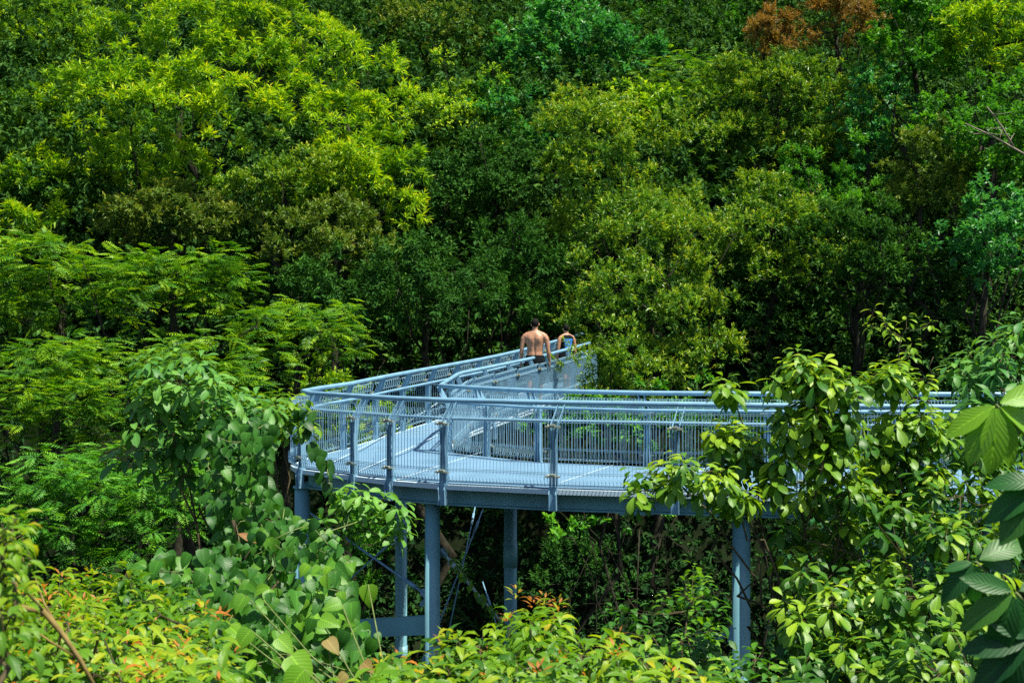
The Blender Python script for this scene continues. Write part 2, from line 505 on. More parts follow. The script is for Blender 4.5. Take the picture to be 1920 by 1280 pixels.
def strip(path, side, o0, o1, z0, z1, name, mat, parent, skip=None):
    """a bar that follows the path, from o0 to o1 outward and z0 to z1 relative to the deck"""
    A = offs(path, side, o0); B = offs(path, side, o1)
    mb = MB(); m = len(path)
    vs = []
    for a, b, p in zip(A, B, path):
        z = zd(p)
        vs += [P3(a, z + z0), P3(b, z + z0), P3(b, z + z1), P3(a, z + z1)]
    fs = []
    for i in range(m - 1):
        for k in range(4):
            fs.append((i * 4 + k, i * 4 + (k + 1) % 4, i * 4 + 4 + (k + 1) % 4, i * 4 + 4 + k))
    fs += [(0, 1, 2, 3), (m * 4 - 1, m * 4 - 2, m * 4 - 3, m * 4 - 4)]
    mb.add(vs, fs)
    return mb.build(name, mat, parent)

for path, side, nm in ((OUT, 1, 'outer'), (INN, -1, 'inner')):
    strip(path, side, -.02, .085, -.075, -.012, 'edge_plate', PALE_LIT, wk)  # pale colour paints in the sunlit top of the plate
    g = strip(path, side, -.20, -.185, -.29, -.078, 'girder', PAINTD, wk)
    strip(path, side, -.27, -.10, -.312, -.293, 'girder_flange', PAINTD, g)
# cross girders under the deck
for a, b in (((1390, 1, 3), (1390, 0, 4)), ((1040, 1, 5), (1005, 0, 5)), ((835, 3, 6), (826, 3, 5))):
    A = cut(OUT, *a)[1]; B = cut(INN, *b)[1]
    d = (B - A); A = A + d * .1; B = B - d * .1
    mid = (A + B) / 2; dn = d / np.linalg.norm(d)
    m_ = MB(); m_.box(P3(mid, -.19), P3(B - A, 0) / 2, P3(np.array([-dn[1], dn[0]]) * .06, 0), (0, 0, .10)); m_.build('cross_girder', PAINTD, wk)

# railings
def post(parent, p, t, side, lean, zx=0):
    n = np.array([-t[1], t[0]]) * side
    z = zd(p); h = hr(p)
    T = P3(t, 0); N = P3(n, 0)
    mb = MB()
    # each blade: outline in (outward, height), bent inwards at the top
    prof = [(-.10, h - .02, .026), (-.02, h - .20, .040), (.05, h - .30, .042), (.065, .5, .036), (.05, .02, .042), (.095, -.07, .05), (.095, -.28, .038)]
    for s_ in (-1, 1):
        vs = []
        for (o_, zz, hw) in prof:
            ln = lean * max(0, (zz - h + .30)) / .28
            g = .045 if zz > h - .35 else (.032 if zz > .45 else .045)
            c = P3(p, z + zz) + N * o_ + T * (s_ * g + ln)
            for (q1, q2) in ((-hw, -.007), (hw, -.007), (hw, .007), (-hw, .007)):
                vs.append(c + N * q1 + T * q2)
        m = len(prof); fs = []
        for i in range(m - 1):
            for k in range(4):
                fs.append((i * 4 + k, i * 4 + (k + 1) % 4, i * 4 + 4 + (k + 1) % 4, i * 4 + 4 + k))
        fs += [(0, 1, 2, 3), (m * 4 - 1, m * 4 - 2, m * 4 - 3, m * 4 - 4)]
        mb.add(vs, fs)
    # web between the blades, outer bracket with its bolts
    mb.box(P3(p, z - .13) + N * .10, T * .036, N * .010, (0, 0, .155))
    mb.box(P3(p, z + .40) + N * .055, T * .012, N * .03, (0, 0, .40))
    for zz in (-.12, -.18, -.25):
        mb.tube([P3(p, z + zz) + N * .08, P3(p, z + zz) + N * .10], .012, 6)
    po = mb.build('post', PAINT, parent)
    for zz in (.80, .16):
        cl = MB()
        cl.box(P3(p, z + zz) + N * .115, T * .10, N * .022, (0, 0, .010))
        cl.box(P3(p, z + zz + .022) + N * .12, T * .035, N * .026, (0, 0, .010))
        cl.tube([P3(p, z + zz - .02) + N * .125 + T * .06, P3(p, z + zz + .03) + N * .125 + T * .06], .009, 5)
        cl.build('clamp', CLAMP, parent)

def panel(parent, a, b, side, gap, wire=.0037, step=.047):
    if side == 1 and min(a[1], b[1]) > 19.3: wire, step = .0034, .085
    if side == -1 and min(a[1], b[1]) > 21: wire, step = .0048, .036
    t = b - a; ln = np.linalg.norm(t)
    if ln < .12: return
    t /= ln
    n = np.array([-t[1], t[0]]) * side
    A = a + t * gap; B = b - t * gap
    ln = np.linalg.norm(B - A)
    k = max(2, int(ln / step))
    N = P3(n, 0)
    mb = MB()
    h = (hr(a) + hr(b)) / 2
    o0 = .10
    pr = [(o0, .035), (o0 + .03, .10), (o0, .19), (o0, h - .24), (o0 - .03, h - .17), (o0, h - .10)]
    def pt(s_, o_, zz):
        p = A + (B - A) * s_
        return P3(p, zd(p) + zz) + N * o_
    for i in range(k + 1):
        s_ = i / k
        mb.tube([pt(s_, o_, zz) for o_, zz in pr], wire, 4, caps=False, smooth=False)
    for o_, zz in ((o0 + .01, .035), (o0 + .01, .055), (o0 + .01, .19), (o0 + .01, .21), (o0 + .01, h - .245), (o0 + .01, h - .225), (o0 + .01, h - .10), (o0 + .01, h - .118)):
        mb.tube([pt(0, o_, zz), pt(.5, o_, zz), pt(1, o_, zz)], wire * 1.15, 4, caps=False, smooth=False)
    # zigzag wire in the toe and the top band
    for z0, z1, oo in ((.05, .195, o0 + .035), (h - .235, h - .11, o0 - .025)):
        pts = [pt(i / (2 * k), oo, z0 if i % 2 else z1) for i in range(2 * k + 1)]
        mb.tube(pts, wire * .9, 4, caps=False, smooth=False)
    mb.build('mesh_panel', WIRE, parent)

def railing(path, side, cols, lean_of, label):
    nd = nodes(path, cols)
    r = None
    pts = [q[0] for q in nd]
    top = offs(pts, side, -.10)
    mb = MB()
    dense = []
    for i in range(len(pts)):
        dense.append(P3(top[i], zd(pts[i]) + hr(pts[i])))
    mb.tube(dense, .036, 12)
    r = mb.build('railing', PAINT, wk)
    r['label'] = label
    hb = offs(pts, side, -.20)
    mb = MB()
    mb.tube([P3(hb[i], zd(pts[i]) + hr(pts[i]) - .25) for i in range(len(pts))], .023, 10)
    for i, (p, h) in enumerate(nd):
        if h: mb.tube([P3(hb[i], zd(p) + hr(p) - .25), P3(hb[i], zd(p) + hr(p) - .32), P3(p, zd(p) + hr(p) - .33)], .010, 6)
    mb.build('lower_handrail', PAINT, r)
    for i, (p, h) in enumerate(nd):
        t = np.zeros(2)
        if i > 0: t += (pts[i] - pts[i - 1]) / np.linalg.norm(pts[i] - pts[i - 1])
        if i < len(pts) - 1: t += (pts[i + 1] - pts[i]) / np.linalg.norm(pts[i + 1] - pts[i])
        t /= np.linalg.norm(t)
        if h: post(r, p, t, side, lean_of(p, t))
    for i in range(len(pts) - 1):
        panel(r, pts[i], pts[i + 1], side, .055)
    return r

railing(OUT, 1, [(1985, 0, 3), (1755, 0, 3), (1500, 0, 3), (1267, 1, 4), (1040, 1, 5), (836, 3, 5), (738, 4, 6), (670, 5, 7), (573, 5, 7), (590, 7, 9), (649, 8, 11)] +
        [(c, 9, 11) for c in (710, 760, 808, 852, 893, 928, 963, 995, 1030)],
        lambda p, t: (-.07 if t[0] < 0 else 0), 'outer railing of posts and wire panels round the bend and up the ramp')
railing(INN, -1, [(1900, 0, 3), (1680, 0, 3), (1440, 0, 3), (1212, 1, 5), (1006, 2, 5), (908, 3, 6), (836, 3, 5)] +
        [(c, 5, 8) for c in (867, 917, 961, 1002, 1036, 1070)],
        lambda p, t: (.07 if t[0] < 0 else 0), 'inner railing that turns back sharply at the hairpin')

# columns
def column(px, D, ztop, r, sleeve=None, cap=True, xoff=0):
    X_ = (px - 960) / F * D
    zb = float(hgt(X_, D)) - .3
    mb = MB()
    mb.tube([(X_, D, zb), (X_, D, ztop - .02)], r, 24)
    if cap:
        mb.tube([(X_, D, ztop - .03), (X_, D, ztop)], r * 1.22, 24)
    o = mb.build('column', PAINTD, wk)
    if sleeve:
        s_ = MB()
        s_.tube([(X_, D, sleeve[0]), (X_, D, sleeve[1])], r * 1.09, 24)
        s_.build('sleeve', PAINTD, o)
    return X_
column(1390, 16.45, -.313, .115)
column(811, 17.6, -.313, .105)
column(957, 19.75, -.29, .10, sleeve=(HC - (1062 - HZ) / F * 19.75, HC - (1018 - HZ) / F * 19.75))
column(752, 21.6, -.16, .10, sleeve=(-3.6, -3.3))
column(567, 19.15, -.30, .115)
column(1625, 18.6, -.42, .11)
column(1860, 16.0, -.313, .115)
# box tie beam
a = at(808, 1170, 17.75); b = at(565, 1183, 20.1)
d = b - a; dn = norm(d)
mb = MB(); mb.box((a + b) / 2, d / 2, np.cross(dn, UP) * .09, (0, 0, .13)); mb.build('tie_beam', PAINTD, wk)
# brace rods with their forked brackets
def rod(p0, D0, p1, D1, r, mat=PAINT, plates=True):
    A = at(*p0, D0); B = at(*p1, D1)
    mb = MB(); mb.tube([A, B], r, 8)
    u = norm(B - A)
    mb.tube([A + u * .25, A + u * .5], r * 1.9, 8)
    o = mb.build('brace_rod', mat, wk)
    if plates:
        w = norm(np.cross(u, np.array([0, 1., 0])))
        pl = MB()
        pl.box(A + u * .02, u * .13, w * .012, (0, .05, 0)); pl.box(A + u * .06, u * .07, w * .05, (0, .008, 0))
        pl.build('bracket', PAINT, o)
rod((826, 1030), 17.75, (950, 1178), 18.6, .022, PALE_LIT)  # paler than the other rods, sunlight put into its colour
rod((893, 940), 21, (838, 1200), 19, .010, PAINT, plates=False)
rod((905, 955), 20.5, (800, 1230), 18.4, .012, plates=False)
rod((800, 1115), 17.9, (572, 955), 20.2, .018)
rod((740, 1010), 21.5, (640, 1100), 20.3, .012)
rod((808, 1200), 17.8, (775, 1290), 18.2, .018)
rod((1372, 1180), 16.5, (1322, 1215), 17.2, .018)
rod((905, 1090), 20.5, (945, 1215), 19.7, .010, plates=False)
mb = MB()
mb.box(at(801, 1118, 17.72), (.09, 0, .13), (.02, 0, -.015), (0, .012, 0))
mb.build('gusset_plate', PAINT, wk)
mb = MB()
mb.box(at(1374, 1190, 16.42), (.02, 0, .10), (.05, 0, -.015), (0, .012, 0))
mb.build('gusset_plate', PAINT, wk)
# girder splice with bolts
mb = MB()
sp = cut(OUT, 1195, 2, 4)[1] + np.array([0, .17])
for zz in np.linspace(-.27, -.10, 5):
    for xx in (-.045, .045):
        mb.tube([(sp[0] + xx, sp[1], zz), (sp[0] + xx, sp[1] - .02, zz)], .011, 6)
mb.box((sp[0], sp[1] + .004, -.185), (.012, 0, 0), (0, .03, 0), (0, 0, .104))
mb.box((sp[0], sp[1] - .01, -.322), (.22, 0, 0), (0, .08, 0), (0, 0, .008))
mb.build('girder_splice', PAINTD, wk)

# ------------------------------------------------------------------ people
SKIN = solid('skin', (.40, .20, .115), .5, 0, 9, .16)
HAIR = solid('dark_hair', (.008, .0075, .0075), .8, 0, 40, .3, spec=.12)
BLACK = solid('black_cloth', (.008, .011, .013), .95, 0, 30, .3, spec=.1)
BLUEC = solid('blue_cloth', (.02, .20, .62), .7, 0, 30, .15)
WHITE = solid('white_print', (.75, .78, .8), .7)

def remeshed(name, mb, mat, vox, smooth=4, parent=None, fn=None):
    o = mb.build(name, mat, None)
    md = o.modifiers.new('r', 'REMESH'); md.mode = 'VOXEL'; md.voxel_size = vox; md.use_smooth_shade = True
    s_ = o.modifiers.new('s', 'SMOOTH'); s_.iterations = smooth; s_.factor = .5
    dg = bpy.context.evaluated_depsgraph_get()
    me = bpy.data.meshes.new_from_object(o.evaluated_get(dg))
    old = o.data
    o.modifiers.clear(); o.data = me
    bpy.data.meshes.remove(old)
    if fn:
        co = np.empty(len(me.vertices) * 3, np.float32); me.vertices.foreach_get('co', co); co = co.reshape(-1, 3)
        co = fn(co); me.vertices.foreach_set('co', co.astype(np.float32).ravel()); me.update()
    if parent is not None:
        o.parent = parent
    me.name = name
    return o

def ell(mb, c, r, n=14, m=10):
    pts = []; rad = []
    for i in range(m + 1):
        a = math.pi * i / m
        pts.append((c[0], c[1], c[2] - r[2] * math.cos(a)))
        rad.append((max(.002, r[0] * math.sin(a)), max(.002, r[1] * math.sin(a))))
    vs = []
    for p, (rx, ry) in zip(pts, rad):
        for k in range(n):
            q = 2 * math.pi * k / n
            vs.append((p[0] + rx * math.cos(q), p[1] + ry * math.sin(q), p[2]))
    fs = [(i * n + k, i * n + (k + 1) % n, (i + 1) * n + (k + 1) % n, (i + 1) * n + k) for i in range(m) for k in range(n)]
    mb.add(vs, fs, True)
    b = len(mb.v) - (m + 1) * n
    mb.f += [tuple(b + k for k in range(n))[::-1], tuple(b + m * n + k for k in range(n))]
    mb.sm += [True, True]

def figure(wide=1., child=False):
    """parts of a standing body 1.8 m tall, facing +Y; returns the solids of the whole body"""
    b = MB()
    w = wide
    # trunk: rings of (z, half width, half depth, y)
    rings = [(.86, .155, .115, 0), (.95, .172, .125, .0), (1.04, .160, .115, .005), (1.12, .152, .108, .01), (1.22, .165, .113, .01),
             (1.32, .182, .122, .005), (1.40, .192, .118, 0), (1.46, .175, .098, -.005), (1.50, .120, .078, -.005), (1.54, .068, .066, .0)]
    n = 20; vs = []
    for z, rx, ry, y in rings:
        for k in range(n):
            q = 2 * math.pi * k / n
            c_, s_ = math.cos(q), math.sin(q)
            e = .82
            vs.append((rx * w * math.copysign(abs(c_) ** e, c_), y + ry * math.copysign(abs(s_) ** e, s_), z))
    m = len(rings)
    b.add(vs, [(i * n + k, i * n + (k + 1) % n, (i + 1) * n + (k + 1) % n, (i + 1) * n + k) for i in range(m - 1) for k in range(n)] +
          [tuple(range(n))[::-1], tuple((m - 1) * n + k for k in range(n))], True)
    b.tube([(0, 0, 1.48), (0, .012, 1.56), (0, .03, 1.64)], [.068, .058, .060], 14)
    # head, bowed a little: skull, jaw, nose, ears
    ell(b, (0, .035, 1.705), (.077, .095, .100))
    ell(b, (0, .075, 1.635), (.055, .055, .055))
    b.tube([(0, .125, 1.70), (0, .148, 1.668)], [.010, .017], 6)
    for s_ in (-1, 1):
        ell(b, (s_ * .083, .030, 1.685), (.014, .020, .034), 8, 6)
        # traps and shoulder
        b.tube([(s_ * .02, 0, 1.545), (s_ * .10, -.005, 1.495), (s_ * .175 * w, 0, 1.455)], [.045, .055, .062], 12)
        ell(b, (s_ * .178 * w, -.002, 1.425), (.078, .070, .078), 14, 10)
        # arm
        b.tube([(s_ * .185 * w, 0, 1.455), (s_ * .225 * w, -.005, 1.38), (s_ * .250 * w, -.012, 1.27), (s_ * .262 * w, -.015, 1.16), (s_ * .272 * w, 0, 1.08), (s_ * .282 * w, .03, .97), (s_ * .286 * w, .05, .90)],
               [.060, .064, .052, .043, .046, .034, .027], 12)
        # palm, fingers and thumb
        hx = s_ * .288 * w
        b.tube([(hx, .052, .905), (hx, .062, .86), (hx - s_ * .004, .070, .815)], [(.022, .03), (.017, .042), (.015, .040)], 10, up=(0, 1, 0))
        for k, (dy, ln) in enumerate(((-.030, .060), (-.010, .075), (.011, .080), (.031, .068))):
            y0 = .070 + dy
            b.tube([(hx - s_ * .004, y0, .825), (hx - s_ * .010, y0 + .006, .82 - ln * .55), (hx - s_ * .026, y0 + .010, .82 - ln)], [.0105, .0095, .0075], 6)
        b.tube([(hx, .092, .875), (hx - s_ * .012, .118, .845), (hx - s_ * .022, .124, .815)], [.014, .011, .009], 6)
        # leg and foot
        st = .06 * s_
        b.tube([(s_ * .085, 0, .93), (s_ * .098, .015 + st, .78), (s_ * .100, .02 + st * 1.6, .62), (s_ * .100, .01 + st * 2, .50), (s_ * .102, -.02 + st * 2, .36), (s_ * .102, -.01 + st * 2, .20), (s_ * .102, st * 2, .09)],
               [.100, .092, .070, .056, .058, .042, .038], 14)
        b.tube([(s_ * .102, -.045 + st * 2, .042), (s_ * .104, .04 + st * 2, .045), (s_ * .110, .13 + st * 2, .035), (s_ * .112, .19 + st * 2, .025)], [(.036, .04), (.042, .044), (.048, .034), (.036, .022)], 10)
    return b

def place(o, loc, s_, rz):
    o.location = loc; o.scale = (s_, s_, s_); o.rotation_euler = (0, 0, rz)

def back(co):
    x, y, z = co[:, 0], co[:, 1], co[:, 2]
    m = (y < 0) & (z > .95) & (z < 1.5)
    g = np.exp(-(x / .024) ** 2) * np.clip((1.5 - z) / .12, 0, 1) * np.clip((z - .95) / .08, 0, 1)
    bl = np.exp(-((np.abs(x) - .095) / .045) ** 2 - ((z - 1.37) / .07) ** 2)
    lo = np.exp(-((np.abs(x) - .045) / .03) ** 2) * np.clip((1.25 - z) / .2, 0, 1) * np.clip((z - .95) / .1, 0, 1)
    co[:, 1] += np.where(m,   .014 * g - .016 * bl - .008 * lo, 0)
    return co

def shorts(grow=.012, zlow=.55):
    b = MB()
    n = 20; vs = []
    R = [(.84, .185, .148), (.93, .200, .155), (1.00, .194, .145), (1.045, .184, .138)]
    for z, rx, ry in R:
        for k in range(n):
            q = 2 * math.pi * k / n
            vs.append((rx * 1.02 * math.cos(q), ry * 1.02 * math.sin(q), z))
    m = len(R)
    b.add(vs, [(i * n + k, i * n + (k + 1) % n, (i + 1) * n + (k + 1) % n, (i + 1) * n + k) for i in range(m - 1) for k in range(n)] +
          [tuple(range(n))[::-1], tuple((m - 1) * n + k for k in range(n))], True)
    for s_ in (-1, 1):
        st = .06 * s_
        b.tube([(s_ * .088, 0, .95), (s_ * .105, .012 + st, .78), (s_ * .110, .02 + st * 1.6, zlow)], [.124, .124, .116], 16)
    return b

def hair(z0=1.72, grow=.008):
    b = MB()
    ell(b, (0, .022, 1.718), (.083, .098, .100), 16, 12)
    b.tube([(0, -.035, 1.70), (0, -.030, 1.640)], [(.060, .03), (.045, .02)], 10, up=(0, 1, 0))
    return b

# the bare-chested man
mp = at(1003, 0, 27.0); mz = zd((0, 27.0))
man_mb = figure(1.06)
man = remeshed('person', man_mb, SKIN, .0095, 3, None, back)
place(man, (mp[0], 27.0, mz + .01), 1.0, math.radians(-7))
tag(man, 'bare-chested man in black shorts walking away up the ramp, seen from behind', 'person')
s_ = remeshed('shorts', shorts(), BLACK, .014, 3, man)
h_ = remeshed('hair', hair(), HAIR, .009, 2, man)
mb = MB()
mb.tube([(-.303, .036, .942), (-.304, .045, .918)], .034, 14)
wb = mb.build('wristband', BLACK, None); wb.parent = man

# the child
bp_ = at(1062, 0, 29.3); bz = zd((0, 29.3))
boy = remeshed('person', figure(.92), SKIN, .0105, 3)
place(boy, (bp_[0], 29.3, bz), .85, math.radians(22))
tag(boy, 'child in a black tank top with a blue back panel, farther up the ramp', 'person')
remeshed('shorts', shorts(zlow=.5), BLACK, .014, 3, boy)
remeshed('hair', hair(), HAIR, .009, 2, boy)
b = MB()
n = 20; vs = []
R = [(.90, .172, .138), (1.04, .168, .136), (1.15, .164, .132), (1.27, .176, .138), (1.38, .186, .140), (1.45, .205, .132), (1.495, .165, .112), (1.53, .098, .090)]
for z, rx, ry in R:
    for k in range(n):
        q = 2 * math.pi * k / n
        vs.append((rx * math.copysign(abs(math.cos(q)) ** .82, math.cos(q)), .004 + ry * math.copysign(abs(math.sin(q)) ** .82, math.sin(q)), z))
m = len(R)
b.add(vs, [(i * n + k, i * n + (k + 1) % n, (i + 1) * n + (k + 1) % n, (i + 1) * n + k) for i in range(m - 1) for k in range(n)] +
      [tuple(range(n))[::-1], tuple((m - 1) * n + k for k in range(n))], True)
top = remeshed('tank_top', b, BLACK, .012, 2, boy)
bvh = BVHTree.FromPolygons([v.co[:] for v in top.data.vertices], [tuple(p.vertices) for p in top.data.polygons])
def patch(name, outline, mat, parent, lift, res=14):
    """outline: function z -> (x0, x1); a cloth patch laid on the back of the top"""
    z0, z1, fx = outline
    vs = []; fs = []
    for j in range(res + 1):
        z = z0 + (z1 - z0) * j / res
        a_, b_ = fx(z)
        for i in range(res + 1):
            x = a_ + (b_ - a_) * i / res
            hit = bvh.ray_cast(Vector((x, -1, z)), Vector((0, 1, 0)))
            y = hit[0].y if hit[0] else -.1
            vs.append((x, y - lift, z))
    for j in range(res):
        for i in range(res):
            a_ = j * (res + 1) + i
            fs.append((a_, a_ + 1, a_ + res + 2, a_ + res + 1))
    mb = MB(); mb.add(vs, fs, True)
    o = mb.build(name, mat, None); o.parent = parent
    return o
def fx(z):
    w = .078 + .055 * max(0, (z - 1.12) / .32) ** 1.2 + .012 * max(0, (1.1 - z) / .2)
    return (-w, w)
patch('back_panel', (.93, 1.425, fx), BLUEC, top, .004)
for (x0, x1, z0, z1) in ((-.020, .022, 1.195, 1.215), (-.012, .012, 1.165, 1.190), (.018, .040, 1.165, 1.185), (-.018, .018, 1.13, 1.155), (-.016, .0, 1.09, 1.12), (.006, .018, 1.075, 1.12), (-.014, .012, 1.045, 1.065)):
    patch('print', (z0, z1, lambda z, a=x0, b=x1: (a, b)), WHITE, top, .008, 3)
patch('seam', (1.325, 1.333, lambda z: (-.09, .09)), BLACK, top, .007, 6)

# ------------------------------------------------------------------ trees on the hillside
def tree(kind_name, label, cat, cx, cy, rx, ry, D, leaf, pal, nl, lr, cover=3., depth=None, group=None, sc=1., tip=.35, lo=0., back=.5, up=.55, trunk=True, thin=1., lobes=None):
    ppm = F / D
    C = at(cx, cy, D)
    R = np.array([rx / ppm, depth or min(rx, ry) / ppm * .9, ry / ppm])
    gz = float(hgt(C[0], D + R[1] * .3))
    base = Vector((C[0], D + R[1] * .3, gz))
    root = empty(kind_name, base, label, cat, group)
    # lobes over the crown surface
    d = rdir(nl, -.75, back)
    # spread them: repel a little
    for _ in range(6):
        for i in range(nl):
            v = d[i] - d; q = (v ** 2).sum(1) + 1e-3
            d[i] += (v / q[:, None] ** 1.5 * .012).sum(0)
        d = norm(d)
    rm = R.mean()
    lrad = rm * lr * rg.choice([.55, .8, 1.0, 1.25, 1.6], nl) * rg.uniform(.85, 1.15, nl)
    lc = C + d * (R - lrad[:, None] * .7) * rg.uniform(.70, 1.22, (nl, 1)) + rg.normal(0, .12, (nl, 3)) * rm
    if lobes:
        # clumps read off the crown one by one: column, row, radius, metres toward the viewer
        nl = len(lobes)
        lc = np.array([at(a_, b_, D - c_ - R[1] * .5) for a_, b_, _, c_ in lobes])
        lrad = np.array([q[2] / ppm for q in lobes])
        lc[:, 1] += rg.normal(0, .15, nl)
    L, wr, k, tl, droop, fold = LK.get(leaf, (.16, .3, 18, .5, .1, .2))
    lpx = L * sc * ppm
    area = math.pi * rx * ry
    cover *= DENS
    if leaf == 'frond':
        ntw = int(cover * area / (.50 * sc * ppm * .22 * sc * ppm * .6))
    else:
        ntw = int(cover * area / (.5 * lpx * lpx * wr) / k)
    p = lrad ** 2; p /= p.sum()
    # sprays: small domes of twigs set over each lobe, so that lit tops alternate with dark gaps
    per = 9 if leaf != 'frond' else 4
    ns = max(8, ntw // per)
    ws = rg.choice(nl, ns, p=p)
    ds = rdir(ns, -.5, .7)
    sr_ = np.clip(lrad[ws] * .34, .16, .50) * rg.uniform(.7, 1.25, ns)
    SPc = lc[ws] + ds * lrad[ws][:, None] * np.array([1.15, 1., .80]) * rg.uniform(.62, 1.05, (ns, 1))
    s_i = rg.integers(0, ns, ntw)
    which = ws[s_i]
    dd = norm(rg.normal(size=(ntw, 3)) * .75 + ds[s_i] * .5 + UP * .45)
    P = SPc[s_i] + dd * sr_[s_i][:, None] * np.array([1.1, 1.1, .8]) * rg.uniform(.45, 1.0, (ntw, 1))
    stone = rg.uniform(0, 1, ns)
    # sprays that stand out of the outline, and ragged gaps between the clumps
    P += dd * (rg.uniform(0, 1, (ntw, 1)) < .14) * rg.uniform(.1, .45, (ntw, 1)) * lrad[which][:, None]
    w_ = 5.5 / sc / max(.8, rm * .55)
    fz = np.sin(P[:, 0] * w_ + 2.1 * np.sin(P[:, 2] * w_ * .7)) + np.sin(P[:, 2] * w_ * 1.15 + 1.7 * np.sin(P[:, 1] * w_ * .8 + cx)) + np.sin(P[:, 1] * w_ + P[:, 0] * w_ * .6 + cy)
    keep = fz + rg.normal(0, .35, ntw) > -.55
    P = P[keep]; dd = dd[keep]; which = which[keep]; s_i = s_i[keep]; ntw = len(P)
    T = norm(dd * .75 + UP * up + rg.normal(0, .35, (ntw, 3)))
    LV = Leaves()
    lobe_tone = rg.uniform(0, 1, nl)
    rnd0 = np.clip(lobe_tone[which] * .4 + stone[s_i] * .35 + rg.uniform(0, .25, ntw), 0, 1)
    if leaf == 'frond':
        T = norm(dd * np.array([1, 1, .25]) + rg.normal(0, .25, (ntw, 3)))
        frond_leaves(LV, P, T, sc)
    else:
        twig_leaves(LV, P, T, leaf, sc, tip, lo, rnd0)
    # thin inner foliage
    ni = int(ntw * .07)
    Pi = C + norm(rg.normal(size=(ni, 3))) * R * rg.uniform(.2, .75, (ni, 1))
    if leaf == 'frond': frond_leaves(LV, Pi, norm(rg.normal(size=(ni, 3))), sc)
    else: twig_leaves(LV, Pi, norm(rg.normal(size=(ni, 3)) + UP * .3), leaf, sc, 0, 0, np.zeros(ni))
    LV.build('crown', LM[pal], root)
    mb = MB()
    tr = (.10 + .035 * rm) * thin
    top = C + np.array([0, R[1] * .25, -R[2] * .1])
    pts = tube_np(mb, (base.x, base.y, gz - .4), top, tr, tr * .5, 8, 7, .03)
    for i in range(0, nl, 2):
        s0 = pts[rg.integers(3, 8)]
        tube_np(mb, s0, lc[i], tr * .28, .010, 5, 4, .07)
        for _ in range(2):
            tube_np(mb, lc[i], lc[i] + norm(rg.normal(size=3) + UP * .3) * lrad[i] * .9, .014, .005, 4, 2, .08)
    mb.build('trunk', BARK, root)
    return root

